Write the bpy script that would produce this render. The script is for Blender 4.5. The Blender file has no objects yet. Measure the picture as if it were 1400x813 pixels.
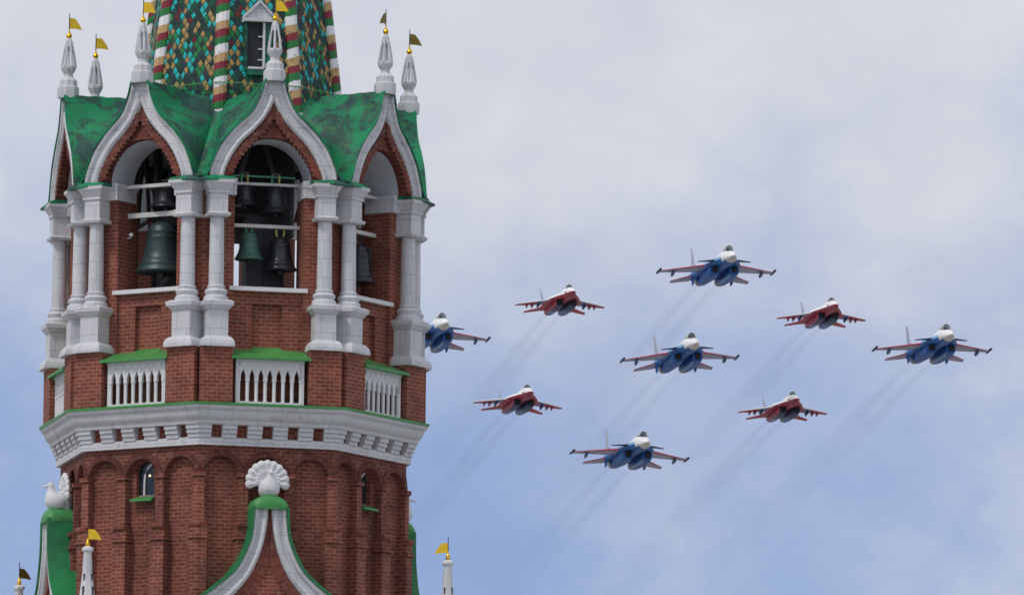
import bpy, bmesh, math, random
from mathutils import Matrix, Vector
random.seed(7)
R = math.radians
scene = bpy.context.scene
col = scene.collection
W0, H0 = 1400.0, 813.0
FPX = 18150.0                     # focal length in photo pixels

# ------------------------------------------------------------------ camera
PITCH, ROLL = R(7.57), R(0.75)
CAM = Vector((0, 0, 1.7))
_f = Vector((0, math.cos(PITCH), math.sin(PITCH)))
_r0 = Vector((1, 0, 0))
_u0 = _r0.cross(_f)
CR = _r0 * math.cos(ROLL) + _u0 * math.sin(ROLL)
CU = -_r0 * math.sin(ROLL) + _u0 * math.cos(ROLL)
CF = _f
cd = bpy.data.cameras.new("camera")
cam = bpy.data.objects.new("camera", cd)
col.objects.link(cam)
cam.matrix_world = Matrix(((CR.x, CU.x, -CF.x, CAM.x), (CR.y, CU.y, -CF.y, CAM.y), (CR.z, CU.z, -CF.z, CAM.z), (0, 0, 0, 1)))
cd.sensor_fit = 'HORIZONTAL'
cd.sensor_width = 36.0
cd.lens = FPX / W0 * 36.0
cd.clip_start = 1.0
cd.clip_end = 60000.0
cd.dof.use_dof = True
cd.dof.focus_distance = 1620.0
cd.dof.aperture_fstop = 20.0
scene.camera = cam


def ray(x, y):
    d = CF + CR * ((x - W0 / 2) / FPX) - CU * ((y - H0 / 2) / FPX)
    return d.normalized()


# ------------------------------------------------------------------ world, sun, exposure
SUN_EL, SUN_AZ = R(54), R(-48)     # azimuth of the sun measured from the camera's back, to the left
world = bpy.data.worlds.new("World")
scene.world = world
world.use_nodes = True
wt = world.node_tree
wt.nodes.clear()


def wn(t, **k):
    n = wt.nodes.new(t)
    for a, b in k.items():
        setattr(n, a, b)
    return n


def wl(a, b):
    wt.links.new(a, b)


# direction towards the sun (behind the camera, on its left, high)
sun_dir = Vector((math.sin(SUN_AZ) * math.cos(SUN_EL), -math.cos(SUN_AZ) * math.cos(SUN_EL), math.sin(SUN_EL)))
sky = wn('ShaderNodeTexSky', sky_type='NISHITA', sun_disc=False)
sky.sun_elevation = SUN_EL
sky.sun_rotation = math.atan2(sun_dir.x, sun_dir.y)
sky.air_density = 1.0
sky.dust_density = 0.3
sky.ozone_density = 3.0
tint = wn('ShaderNodeMix', data_type='RGBA', blend_type='MULTIPLY')
tint.inputs[0].default_value = 1.0
tint.inputs[7].default_value = (0.70, 0.755, 1.08, 1)
wl(sky.outputs[0], tint.inputs[6])
bg_sky = wn('ShaderNodeBackground')
bg_sky.inputs[1].default_value = 0.092
wl(tint.outputs[2], bg_sky.inputs[0])
bg_cloud = wn('ShaderNodeBackground')
bg_cloud.inputs[0].default_value = (0.80, 0.835, 0.93, 1)
bg_cloud.inputs[1].default_value = 0.82
cloud_shade = wn('ShaderNodeValToRGB')
cloud_shade.color_ramp.elements[0].position = .34
cloud_shade.color_ramp.elements[0].color = (.74, .775, .885, 1)
cloud_shade.color_ramp.elements[1].position = .66
cloud_shade.color_ramp.elements[1].color = (.90, .91, .955, 1)
wl(cloud_shade.outputs[0], bg_cloud.inputs[0])
mixs = wn('ShaderNodeMixShader')
out = wn('ShaderNodeOutputWorld')
wl(bg_sky.outputs[0], mixs.inputs[1])
wl(bg_cloud.outputs[0], mixs.inputs[2])
wl(mixs.outputs[0], out.inputs[0])
tc = wn('ShaderNodeTexCoord')
sep = wn('ShaderNodeSeparateXYZ')
wl(tc.outputs['Generated'], sep.inputs[0])


def wmath(op, a, b=None, c=None, clamp=False):
    n = wn('ShaderNodeMath', operation=op)
    n.use_clamp = clamp
    for i, v in enumerate((a, b, c)):
        if v is None:
            continue
        if isinstance(v, (int, float)):
            n.inputs[i].default_value = v
        else:
            wl(v, n.inputs[i])
    return n.outputs[0]


def wnoise(scale, detail, rough, dist=0.0, stretch=(1, 1, 1)):
    mp = wn('ShaderNodeMapping')
    mp.inputs[3].default_value = stretch
    wl(tc.outputs['Generated'], mp.inputs[0])
    n = wn('ShaderNodeTexNoise')
    n.inputs['Scale'].default_value = scale
    n.inputs['Detail'].default_value = detail
    n.inputs['Roughness'].default_value = rough
    n.inputs['Distortion'].default_value = dist
    wl(mp.outputs[0], n.inputs['Vector'])
    return n.outputs[0]


def blob(x, y, rad, soft_scale=1.0):
    """soft cloud bank around one direction of the sky"""
    d = ray(x, y)
    dn = wn('ShaderNodeVectorMath', operation='DISTANCE')
    wl(tc.outputs['Generated'], dn.inputs[0])
    dn.inputs[1].default_value = d
    t = wmath('DIVIDE', dn.outputs['Value'], rad / FPX)
    t = wmath('MULTIPLY', t, t)
    return wmath('POWER', 2.718, wmath('MULTIPLY', t, -1.0 * soft_scale))


n_big = wnoise(38, 3, 0.5, 0.3, (1, 1, 1.5))
n_mid = wnoise(110, 5, 0.55, 0.4, (1, 1, 1.4))
n_fine = wnoise(420, 4, 0.6, 0.2)
wl(wmath('ADD', wmath('MULTIPLY', wnoise(55, 5, .55, .3), .7), wmath('MULTIPLY', n_mid, .3)), cloud_shade.inputs[0])
wob = wmath('ADD', wmath('MULTIPLY', wmath('SUBTRACT', n_big, 0.5), 0.85),
            wmath('ADD', wmath('MULTIPLY', wmath('SUBTRACT', n_mid, 0.5), 0.42), wmath('MULTIPLY', wmath('SUBTRACT', n_fine, 0.5), 0.15)))
# thick bank overhead thinning towards the lower sky
bank = wmath('MULTIPLY', wmath('ADD', sep.outputs[2], -math.sin(R(6.75))), 28.0)
m = wmath('ADD', bank, 0.08)
for (x, y, rad, w) in ((1270, 260, 170, 0.30), (520, 40, 420, 0.28), (1180, 70, 300, 0.10), (900, 845, 250, 0.46), (1330, 860, 230, 0.58), (20, 830, 160, .18),
                       (1040, 285, 150, -0.28), (1400, 130, 90, -0.26), (760, 640, 280, -0.10), (20, 560, 150, -0.12)):
    m = wmath('ADD', m, wmath('MULTIPLY', blob(x, y, rad), w))
m = wmath('ADD', m, wob)
mr = wn('ShaderNodeMapRange', interpolation_type='SMOOTHSTEP')
mr.inputs[1].default_value = -0.15
mr.inputs[2].default_value = 1.12
mr.inputs[3].default_value = 0.12
mr.inputs[4].default_value = 0.97
wl(m, mr.inputs[0])
wl(mr.outputs[0], mixs.inputs[0])

sd = bpy.data.lights.new("sun", 'SUN')
sd.energy = 1.5
sd.angle = R(10)
sd.color = (1.0, 0.96, 0.9)
sun = bpy.data.objects.new("sun", sd)
col.objects.link(sun)
sun.rotation_euler = sun_dir.to_track_quat('Z', 'Y').to_euler()
sun.location = (0, 0, 100)
scene.view_settings.view_transform = 'Standard'
scene.view_settings.look = 'None'
scene.view_settings.exposure = 0.0
scene.view_settings.gamma = 1.0

# ------------------------------------------------------------------ materials
def mat(name):
    m = bpy.data.materials.new(name)
    m.use_nodes = True
    nt = m.node_tree
    b = nt.nodes['Principled BSDF']
    return m, nt, b


class NT:
    def __init__(s, nt):
        s.nt = nt

    def n(s, t, **k):
        n = s.nt.nodes.new(t)
        for a, b in k.items():
            setattr(n, a, b)
        return n

    def l(s, a, b):
        s.nt.links.new(a, b)

    def math(s, op, a, b=None, c=None):
        n = s.n('ShaderNodeMath', operation=op)
        for i, v in enumerate((a, b, c)):
            if v is None:
                continue
            if isinstance(v, (int, float)):
                n.inputs[i].default_value = v
            else:
                s.l(v, n.inputs[i])
        return n.outputs[0]

    def noise(s, scale, detail=4, rough=.55, vec=None, dist=0):
        n = s.n('ShaderNodeTexNoise')
        n.inputs['Scale'].default_value = scale
        n.inputs['Detail'].default_value = detail
        n.inputs['Roughness'].default_value = rough
        n.inputs['Distortion'].default_value = dist
        if vec is not None:
            s.l(vec, n.inputs['Vector'])
        return n.outputs[0]

    def ramp(s, f, stops, interp='LINEAR'):
        n = s.n('ShaderNodeValToRGB')
        n.color_ramp.interpolation = interp
        e = n.color_ramp.elements
        while len(e) < len(stops):
            e.new(0.5)
        for i, (p, c) in enumerate(stops):
            e[i].position = p
            e[i].color = (*c, 1) if len(c) == 3 else c
        s.l(f, n.inputs[0])
        return n.outputs[0]

    def mix(s, f, a, b, blend='MIX'):
        n = s.n('ShaderNodeMix', data_type='RGBA', blend_type=blend)
        for i, v in ((0, f), (6, a), (7, b)):
            if isinstance(v, (int, float)):
                n.inputs[i].default_value = v
            elif isinstance(v, tuple):
                n.inputs[i].default_value = (*v, 1)
            else:
                s.l(v, n.inputs[i])
        return n.outputs[2]

    def bump(s, h, strength, dist, b):
        n = s.n('ShaderNodeBump')
        n.inputs['Strength'].default_value = strength
        n.inputs['Distance'].default_value = dist
        s.l(h, n.inputs['Height'])
        s.l(n.outputs[0], b.inputs['Normal'])


def paint(name, c, rough=0.5, metal=0.0, var=0.12, scale=3.0, dirt=None):
    m, nt, b = mat(name)
    k = NT(nt)
    tcn = k.n('ShaderNodeTexCoord')
    f = k.noise(scale, 5, .6, tcn.outputs['Object'])
    lo = tuple(v * (1 - var) for v in c)
    hi = tuple(min(1, v * (1 + var)) for v in c)
    cc = k.ramp(f, [(.3, lo), (.7, hi)])
    if dirt:
        f2 = k.noise(scale * .7, 7, .68, tcn.outputs['Object'], .6)
        fm = k.ramp(f2, [(dirt[1], (0, 0, 0)), (dirt[2], (1, 1, 1))])
        cc = k.mix(fm, cc, dirt[0])
    k.l(cc, b.inputs['Base Color'])
    b.inputs['Roughness'].default_value = rough
    b.inputs['Metallic'].default_value = metal
    return m


def brick_mat(name, c1, c2, mortar, w=.245, h=.096, ms=.013):
    m, nt, b = mat(name)
    k = NT(nt)
    tcn = k.n('ShaderNodeTexCoord')
    br = k.n('ShaderNodeTexBrick')
    br.offset = .5
    br.inputs['Color1'].default_value = (*c1, 1)
    br.inputs['Color2'].default_value = (*c2, 1)
    br.inputs['Mortar'].default_value = (*mortar, 1)
    br.inputs['Scale'].default_value = 1
    br.inputs['Mortar Size'].default_value = ms
    br.inputs['Mortar Smooth'].default_value = .25
    br.inputs['Bias'].default_value = -.1
    br.inputs['Brick Width'].default_value = w
    br.inputs['Row Height'].default_value = h
    k.l(tcn.outputs['UV'], br.inputs['Vector'])
    f = k.noise(1.4, 6, .65, tcn.outputs['Object'])
    g = k.ramp(f, [(.28, (.62, .62, .66)), (.5, (1, 1, 1)), (.75, (1.18, 1.12, 1.06))])
    c = k.mix(1.0, br.outputs['Color'], g, 'MULTIPLY')
    lg_ = k.ramp(k.noise(.42, 5, .7, tcn.outputs['Object'], .6), [(.36, (.70, .68, .70)), (.52, (1, 1, 1)), (.68, (1.14, 1.06, 1.0))])
    c = k.mix(1.0, c, lg_, 'MULTIPLY')
    f2 = k.noise(9, 4, .6, tcn.outputs['Object'])
    c = k.mix(k.ramp(f2, [(.52, (0, 0, 0)), (.8, (.6, .6, .6))]), c, (.36, .21, .17))
    k.l(c, b.inputs['Base Color'])
    b.inputs['Roughness'].default_value = .9
    k.bump(br.outputs['Fac'], -.6, .012, b)
    return m


M = {}
M['brick'] = brick_mat('brick', (.180, .041, .025), (.255, .066, .039), (.31, .150, .11))
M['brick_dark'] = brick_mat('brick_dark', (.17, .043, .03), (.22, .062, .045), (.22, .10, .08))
# voussoir / dentil bricks laid on edge
M['brick_edge'] = brick_mat('brick_edge', (.165, .040, .026), (.23, .062, .040), (.12, .05, .04), w=.6, h=.095, ms=.014)
M['white'] = paint('white_stone', (.60, .605, .635), .75, var=.08, scale=1.6, dirt=((.33, .33, .345), .53, .80))
def stone_mat(name, base, soot, lo, hi):
    m, nt, b = mat(name)
    k = NT(nt)
    o = k.n('ShaderNodeTexCoord').outputs['Object']
    c = k.ramp(k.noise(1.7, 6, .6, o), [(.3, tuple(v * .90 for v in base)), (.7, tuple(v * 1.05 for v in base))])
    mp = k.n('ShaderNodeMapping')
    mp.inputs[3].default_value = (7, 7, .55)
    k.l(o, mp.inputs[0])
    st = k.ramp(k.noise(1.0, 6, .65, mp.outputs[0]), [(lo, (0, 0, 0)), (hi, (.65, .65, .65))])       # rain streaks
    c = k.mix(st, c, soot)
    bl = k.ramp(k.noise(2.2, 9, .72, o, .7), [(.56, (0, 0, 0)), (.74, (.8, .8, .8))])                  # soot and flaking
    c = k.mix(bl, c, tuple(v * .85 for v in soot))
    br = k.n('ShaderNodeTexBrick')
    for nm_, v_ in (('Scale', 1), ('Mortar Size', .007), ('Brick Width', .62), ('Row Height', .46), ('Mortar Smooth', .3)):
        br.inputs[nm_].default_value = v_
    uvn = k.n('ShaderNodeTexCoord')
    k.l(uvn.outputs['UV'], br.inputs['Vector'])
    c = k.mix(k.math('MULTIPLY', br.outputs['Fac'], .6), c, (.20, .19, .19))                          # block joints
    sp = k.ramp(k.noise(14, 5, .7, o), [(.66, (0, 0, 0)), (.72, (.7, .7, .7))])                        # chips
    c = k.mix(sp, c, (.22, .20, .19))
    k.l(c, b.inputs['Base Color'])
    b.inputs['Roughness'].default_value = .85
    k.bump(k.noise(22, 5, .65, o), .35, .015, b)
    return m


M['white'] = stone_mat('white_stone', (.63, .635, .665), (.36, .36, .375), .56, .80)
M['white_clean'] = paint('white_plaster', (.70, .70, .72), .7, var=.06, scale=2.5, dirt=((.40, .40, .41), .62, .85))
M['plaster'] = paint('vault_plaster', (.60, .63, .68), .8, var=.08, scale=.9, dirt=((.32, .34, .38), .55, .8))
M['dark'] = paint('dark_timber_and_shade', (.022, .024, .028), .7, var=.3)  # timber colour, also used for painted shade in openings and the added core
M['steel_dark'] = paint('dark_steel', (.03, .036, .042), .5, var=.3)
M['gold'] = paint('gilding', (.85, .50, .03), .28, .85, var=.12, scale=9)
M['vane_gold'] = paint('gilded_sheet', (.80, .52, .02), .45, .25, var=.1, scale=9)
M['vane_shaded'] = paint('shaded_gilded_sheet', (.20, .14, .02), .45, .35, var=.2, scale=9)  # shaded copy of the gilding, backlit side painted into the colour
M['bronze_green'] = paint('bronze_patina', (.030, .052, .054), .45, .3, var=.25, scale=5, dirt=((.05, .09, .085), .55, .8))
M['bronze_dark'] = paint('bronze_dark', (.036, .040, .048), .28, .5, var=.25, scale=5)
M['bronze_light'] = paint('bronze_verdigris', (.06, .155, .125), .5, .2, var=.2, scale=6)
M['beam'] = paint('painted_beam', (.62, .62, .60), .6, var=.1, scale=4, dirt=((.35, .33, .3), .55, .75))
M['strap_green'] = paint('strap_green', (.10, .38, .22), .5)
M['strap_yellow'] = paint('strap_yellow', (.55, .45, .14), .5)
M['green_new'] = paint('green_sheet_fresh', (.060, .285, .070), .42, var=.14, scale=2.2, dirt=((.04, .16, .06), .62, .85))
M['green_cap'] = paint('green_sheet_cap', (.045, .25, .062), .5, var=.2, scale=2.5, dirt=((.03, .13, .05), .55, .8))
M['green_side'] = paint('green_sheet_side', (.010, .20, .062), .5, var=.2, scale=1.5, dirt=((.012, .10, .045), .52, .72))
M['window_glass'] = paint('window_glass', (.018, .028, .034), .08, var=.3)
M['lamp'] = mat('lamp_glow')[0]
_b = M['lamp'].node_tree.nodes['Principled BSDF']
_b.inputs['Emission Color'].default_value = (1, .72, .35, 1)
_b.inputs['Emission Strength'].default_value = 1.5


def roof_mat():
    m, nt, b = mat('green_roof_worn')
    k = NT(nt)
    tcn = k.n('ShaderNodeTexCoord')
    o = tcn.outputs['Object']
    base = k.ramp(k.noise(1.3, 5, .6, o), [(.3, (.004, .165, .068)), (.7, (.008, .27, .115))])
    w1 = k.ramp(k.noise(1.0, 10, .76, o, .5), [(.46, (0, 0, 0)), (.54, (.92, .92, .92))])
    worn = k.ramp(k.noise(4, 5, .6, o), [(.35, (.016, .036, .040)), (.65, (.034, .085, .082))])
    c = k.mix(w1, base, worn)
    w2 = k.ramp(k.noise(1.6, 8, .7, o, .8), [(.56, (0, 0, 0)), (.66, (.7, .7, .7))])
    c = k.mix(w2, c, (.05, .20, .06))
    w3 = k.ramp(k.noise(2.3, 9, .75, o, .4), [(.63, (0, 0, 0)), (.70, (.9, .9, .9))])
    c = k.mix(w3, c, (.14, .12, .045))
    k.l(c, b.inputs['Base Color'])
    b.inputs['Roughness'].default_value = .55
    b.inputs['Specular IOR Level'].default_value = .3
    # standing seams of the sheet metal, and dents
    k.bump(k.noise(3.0, 4, .6, o), .35, .05, b)
    return m


M['roof'] = roof_mat()


def tile_mat():
    m, nt, b = mat('patterned_roof_tile')
    k = NT(nt)
    tcn = k.n('ShaderNodeTexCoord')
    sp = k.n('ShaderNodeSeparateXYZ')
    k.l(tcn.outputs['UV'], sp.inputs[0])
    nz = k.n('ShaderNodeTexNoise')
    nz.inputs['Scale'].default_value = 7
    k.l(tcn.outputs['UV'], nz.inputs['Vector'])
    dn = k.math('MULTIPLY', k.math('SUBTRACT', nz.outputs[0], .5), .55)
    u = k.math('ADD', k.math('DIVIDE', sp.outputs[0], .165), dn)
    v = k.math('SUBTRACT', k.math('DIVIDE', sp.outputs[1], .25), dn)
    a = k.math('ADD', u, v)
    c = k.math('SUBTRACT', u, v)
    cb = k.n('ShaderNodeCombineXYZ')
    k.l(k.math('FLOOR', a), cb.inputs[0])
    k.l(k.math('FLOOR', c), cb.inputs[1])
    wnz = k.n('ShaderNodeTexWhiteNoise', noise_dimensions='2D')
    k.l(cb.outputs[0], wnz.inputs['Vector'])
    tcol = k.ramp(wnz.outputs['Value'], [(0, (.018, .042, .040)), (.22, (.025, .060, .060)), (.40, (.010, .10, .045)), (.51, (.018, .22, .065)),
                                         (.62, (.42, .27, .10)), (.78, (.018, .47, .46)), (.94, (.16, .02, .024))], 'CONSTANT')
    # smaller overlapping tiles give a broken surface
    fa = k.math('PINGPONG', a, .5)
    fc = k.math('PINGPONG', c, .5)
    edge = k.math('MINIMUM', fa, fc)
    ef = k.ramp(edge, [(.04, (1, 1, 1)), (.16, (0, 0, 0))])
    n2 = k.noise(10, 4, .7, tcn.outputs['UV'])
    dark = k.ramp(n2, [(.3, (.010, .022, .022)), (.7, (.030, .052, .050))])
    cc = k.mix(ef, tcol, dark)
    n3 = k.noise(3.2, 6, .7, tcn.outputs['UV'])
    cc = k.mix(k.ramp(n3, [(.57, (0, 0, 0)), (.67, (.7, .7, .7))]), cc, dark)
    k.l(cc, b.inputs['Base Color'])
    b.inputs['Roughness'].default_value = .6
    b.inputs['Specular IOR Level'].default_value = .25
    k.bump(edge, .35, .05, b)
    return m


M['tile'] = tile_mat()


def rib_mat():
    m, nt, b = mat('striped_rib')
    k = NT(nt)
    tcn = k.n('ShaderNodeTexCoord')
    sp = k.n('ShaderNodeSeparateXYZ')
    k.l(tcn.outputs['UV'], sp.inputs[0])
    nz = k.noise(9, 4, .6, tcn.outputs['UV'])
    v = k.math('ADD', sp.outputs[1], k.math('MULTIPLY', k.math('SUBTRACT', nz, .5), .10))
    v = k.math('SUBTRACT', v, k.math('MULTIPLY', sp.outputs[0], .25))
    fr = k.math('FRACT', k.math('DIVIDE', v, .8255))
    c = k.ramp(fr, [(0, (.010, .18, .035)), (.22, (.22, .012, .028)), (.45, (.52, .33, .15)), (.70, (.80, .80, .82)), (.985, (.03, .05, .04))], 'CONSTANT')
    f2 = k.noise(5, 6, .75, tcn.outputs['UV'], .6)
    c = k.mix(k.ramp(f2, [(.60, (0, 0, 0)), (.66, (.85, .85, .85))]), c, (.03, .045, .045))
    k.l(c, b.inputs['Base Color'])
    b.inputs['Roughness'].default_value = .5
    return m


M['rib'] = rib_mat()

# ------------------------------------------------------------------ mesh helper
TOWER_D = 330.0
S = 1.0 / 55.0                     # metres per tower unit (1 unit = 1 px of the 1400 px photo)
_axis = CAM + ray(322, 430) * TOWER_D
Z0 = _axis.z


class MB:
    def __init__(s):
        s.v, s.f, s.m, s.uv = [], [], [], {}

    def add(s, vs, fs, mi=0, uvs=None):
        o = len(s.v)
        s.v += [tuple(p) for p in vs]
        for i, f in enumerate(fs):
            if uvs:
                s.uv[len(s.f)] = uvs[i]
            s.f.append(tuple(o + j for j in f))
            s.m.append(mi)

    # --- units of the tower's face frame: u to the right, n outward, z up
    def box(s, u0, u1, n0, n1, z0, z1, mi=0):
        s.prism([(u0, z0), (u1, z0), (u1, z1), (u0, z1)], n0, n1, mi)

    def prism(s, poly, n0, n1, mi=0):
        k = len(poly)
        vs = [(u, -n1, z) for u, z in poly] + [(u, -n0, z) for u, z in poly]
        fs = [tuple(range(k)), tuple(range(2 * k - 1, k - 1, -1))]
        fs += [(i, k + i, k + (i + 1) % k, (i + 1) % k) for i in range(k)]
        s.add(vs, fs, mi)

    def plan(s, poly, z0, z1, mi=0):          # polygon in (u,n), extruded up
        k = len(poly)
        vs = [(u, -n, z0) for u, n in poly] + [(u, -n, z1) for u, n in poly]
        fs = [tuple(range(k - 1, -1, -1)), tuple(range(k, 2 * k))]
        fs += [(i, (i + 1) % k, k + (i + 1) % k, k + i) for i in range(k)]
        s.add(vs, fs, mi)

    def frustum(s, u, n, z0, h0, z1, h1, mi=0):   # square taper
        vs = []
        for z, h in ((z0, h0), (z1, h1)):
            vs += [(u - h, -n - h, z), (u + h, -n - h, z), (u + h, -n + h, z), (u - h, -n + h, z)]
        s.add(vs, [(3, 2, 1, 0), (4, 5, 6, 7), (0, 1, 5, 4), (1, 2, 6, 5), (2, 3, 7, 6), (3, 0, 4, 7)], mi)

    def lathe(s, u, n, prof, seg=20, mi=0, ph=0.0):  # prof [(r,z)]
        vs, fs = [], []
        for r, z in prof:
            for i in range(seg):
                a = 2 * math.pi * i / seg + ph
                vs.append((u + r * math.cos(a), -n + r * math.sin(a), z))
        for j in range(len(prof) - 1):
            for i in range(seg):
                i2 = (i + 1) % seg
                fs.append((j * seg + i, j * seg + i2, (j + 1) * seg + i2, (j + 1) * seg + i))
        fs.append(tuple(range(seg - 1, -1, -1)))
        o = (len(prof) - 1) * seg
        fs.append(tuple(range(o, o + seg)))
        s.add(vs, fs, mi)

    def tube(s, pts, rad, seg=8, mi=0):
        pts = [Vector(p) for p in pts]
        rad = rad if isinstance(rad, (list, tuple)) else [rad] * len(pts)
        vs, fs = [], []
        for j, p in enumerate(pts):
            d = (pts[min(j + 1, len(pts) - 1)] - pts[max(j - 1, 0)]).normalized()
            a = Vector((0, 0, 1)) if abs(d.z) < .9 else Vector((1, 0, 0))
            e1 = d.cross(a).normalized()
            e2 = d.cross(e1)
            for i in range(seg):
                t = 2 * math.pi * i / seg
                vs.append(tuple(p + (e1 * math.cos(t) + e2 * math.sin(t)) * rad[j]))
        for j in range(len(pts) - 1):
            for i in range(seg):
                i2 = (i + 1) % seg
                fs.append((j * seg + i, j * seg + i2, (j + 1) * seg + i2, (j + 1) * seg + i))
        fs.append(tuple(range(seg - 1, -1, -1)))
        o = (len(pts) - 1) * seg
        fs.append(tuple(range(o, o + seg)))
        s.add(vs, fs, mi)

    def ellipsoid(s, c, r, seg=14, rings=9, mi=0):
        vs, fs = [], []
        for j in range(rings + 1):
            t = math.pi * j / rings
            for i in range(seg):
                a = 2 * math.pi * i / seg
                vs.append((c[0] + r[0] * math.sin(t) * math.cos(a), c[1] + r[1] * math.sin(t) * math.sin(a), c[2] - r[2] * math.cos(t)))
        for j in range(rings):
            for i in range(seg):
                i2 = (i + 1) % seg
                fs.append((j * seg + i, j * seg + i2, (j + 1) * seg + i2, (j + 1) * seg + i))
        s.add(vs, fs, mi)

    def arch_plate(s, u0, u1, z0, z1, uc, hw, zb, zs, n0, n1, mi=0, seg=16, bottom=True):
        """plate with a round-headed hole; front at n1, reveal back to n0"""
        if bottom and zb > z0:
            s.add([(u0, -n1, z0), (u1, -n1, z0), (u1, -n1, zb), (u0, -n1, zb)], [(0, 1, 2, 3)], mi)
        for a, b in ((u0, uc - hw), (uc + hw, u1)):
            s.add([(a, -n1, zb), (b, -n1, zb), (b, -n1, zs), (a, -n1, zs)], [(0, 1, 2, 3)], mi)
        arc = [(uc + hw * math.cos(math.pi * (1 - i / seg)), zs + hw * math.sin(math.pi * i / seg)) for i in range(seg + 1)]
        top = [(u0 + (u1 - u0) * i / seg, z1) for i in range(seg + 1)]
        top[0] = (u0, zs)
        top = [(u0, zs), (u0, z1)] + top[1:-1] + [(u1, z1), (u1, zs)]
        vs = [(u, -n1, z) for u, z in arc] + [(u, -n1, z) for u, z in top]
        fs = []
        k = seg + 1
        fs.append((0, k + 1, k))
        for i in range(seg):
            a, b = k + 1 + i, k + 2 + i
            if i == seg - 1:
                fs.append((i, i + 1, k + len(top) - 1, k + len(top) - 2, a) if a != k + len(top) - 2 else (i, i + 1, k + len(top) - 1, a))
            else:
                fs.append((i, i + 1, b, a))
        s.add(vs, fs, mi)
        path = [(uc - hw, zb)] + arc + [(uc + hw, zb)]
        for (a, za), (b, zb_) in zip(path[:-1], path[1:]):
            s.add([(a, -n1, za), (b, -n1, zb_), (b, -n0, zb_), (a, -n0, za)], [(0, 1, 2, 3)], mi)
        if bottom:
            s.add([(uc - hw, -n1, zb), (uc + hw, -n1, zb), (uc + hw, -n0, zb), (uc - hw, -n0, zb)], [(0, 1, 2, 3)], mi)

    def build(s, name, mats, parent=None, px=True, smooth=True, rot=0.0, fix=True, loc=None, zoff=True):
        me = bpy.data.meshes.new(name)
        if px:
            vs = [(x * S, y * S, z * S + (Z0 if zoff else 0)) for x, y, z in s.v]
        else:
            vs = s.v
        me.from_pydata(vs, [], s.f)
        if not isinstance(mats, (list, tuple)):
            mats = [mats]
        for m_ in mats:
            me.materials.append(m_)
        me.polygons.foreach_set('material_index', s.m)
        uvl = me.uv_layers.new(name='UVMap')
        for p in me.polygons:
            if p.index in s.uv:
                for li, c in zip(p.loop_indices, s.uv[p.index]):
                    uvl.data[li].uv = c
                continue
            n = p.normal
            if abs(n.z) > .75:
                for li in p.loop_indices:
                    co = me.vertices[me.loops[li].vertex_index].co
                    uvl.data[li].uv = (co.x, co.y)
            else:
                t = Vector((-n.y, n.x, 0)).normalized()
                for li in p.loop_indices:
                    co = me.vertices[me.loops[li].vertex_index].co
                    uvl.data[li].uv = (co.dot(t), co.z)
        if fix:
            bm = bmesh.new()
            bm.from_mesh(me)
            bmesh.ops.recalc_face_normals(bm, faces=bm.faces)
            bm.to_mesh(me)
            bm.free()
        if smooth:
            me.polygons.foreach_set('use_smooth', [True] * len(me.polygons))
            me.set_sharp_from_angle(angle=R(32))
        o = bpy.data.objects.new(name, me)
        col.objects.link(o)
        if parent:
            o.parent = parent
        if loc:
            o.location = loc
        o.rotation_euler.z = rot
        return o


def empty(name, loc, rz=0.0):
    o = bpy.data.objects.new(name, None)
    col.objects.link(o)
    o.location = loc
    o.rotation_euler = (0, 0, rz)
    o.empty_display_size = .5
    return o


def tag(o, label=None, cat=None, group=None, kind=None):
    for k_, v_ in (('label', label), ('category', cat), ('group', group), ('kind', kind)):
        if v_:
            o[k_] = v_
    return o


def copy_tree(o, parent=None):
    c = o.copy()
    col.objects.link(c)
    if parent:
        c.parent = parent
    for ch in list(o.children):
        copy_tree(ch, c)
    return c


def interp(tab, z):
    """tab [(key, val)] sorted by key; monotone smooth interpolation"""
    if z <= tab[0][0]:
        return tab[0][1]
    for (a, va), (b, vb) in zip(tab[:-1], tab[1:]):
        if z <= b:
            return va + (vb - va) * (z - a) / (b - a)
    return tab[-1][1]


def smooth_poly(pts, n):
    """Catmull-Rom through pts, resampled evenly to n points"""
    P = [Vector(p) for p in pts]
    P = [P[0] * 2 - P[1]] + P + [P[-1] * 2 - P[-2]]
    dense = []
    for i in range(1, len(P) - 2):
        for k in range(12):
            t = k / 12
            a, b, c, d = P[i - 1], P[i], P[i + 1], P[i + 2]
            dense.append(.5 * ((2 * b) + (c - a) * t + (2 * a - 5 * b + 4 * c - d) * t * t + (3 * b - a - 3 * c + d) * t ** 3))
    dense.append(P[-2])
    L = [0]
    for a, b in zip(dense[:-1], dense[1:]):
        L.append(L[-1] + (b - a).length)
    res = []
    j = 0
    for k in range(n):
        s_ = L[-1] * k / (n - 1)
        while j < len(L) - 2 and L[j + 1] < s_:
            j += 1
        t = 0 if L[j + 1] == L[j] else (s_ - L[j]) / (L[j + 1] - L[j])
        res.append(dense[j].lerp(dense[j + 1], min(1, max(0, t))))
    return [(p.x, p.y) for p in res]


# ------------------------------------------------------------------ ground (below the frame)
g = MB()
g.add([(-9000, -9000, 0), (9000, -9000, 0), (9000, 9000, 0), (-9000, 9000, 0)], [(0, 1, 2, 3)])
gm = paint('stone_setts', (.27, .262, .25), .85, var=.2, scale=.02)
tag(g.build('ground', gm, px=False), kind='structure')

# ------------------------------------------------------------------ tower
T225 = math.tan(R(22.5))
rz = -math.atan2(_axis.x, _axis.y)
tower = empty('bell_tower', (_axis.x, _axis.y, 0), rz)
tag(tower, 'red brick octagonal bell tower with white columns, green gabled roof and patterned tile spire', 'tower')
TH0 = 11.5
FACES = {i: R(TH0 + 45 * i) for i in (-3, -2, -1, 0, 1, 2, 3, 4)}
NEAR = (-2, -1, 0, 1, 2)


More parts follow.
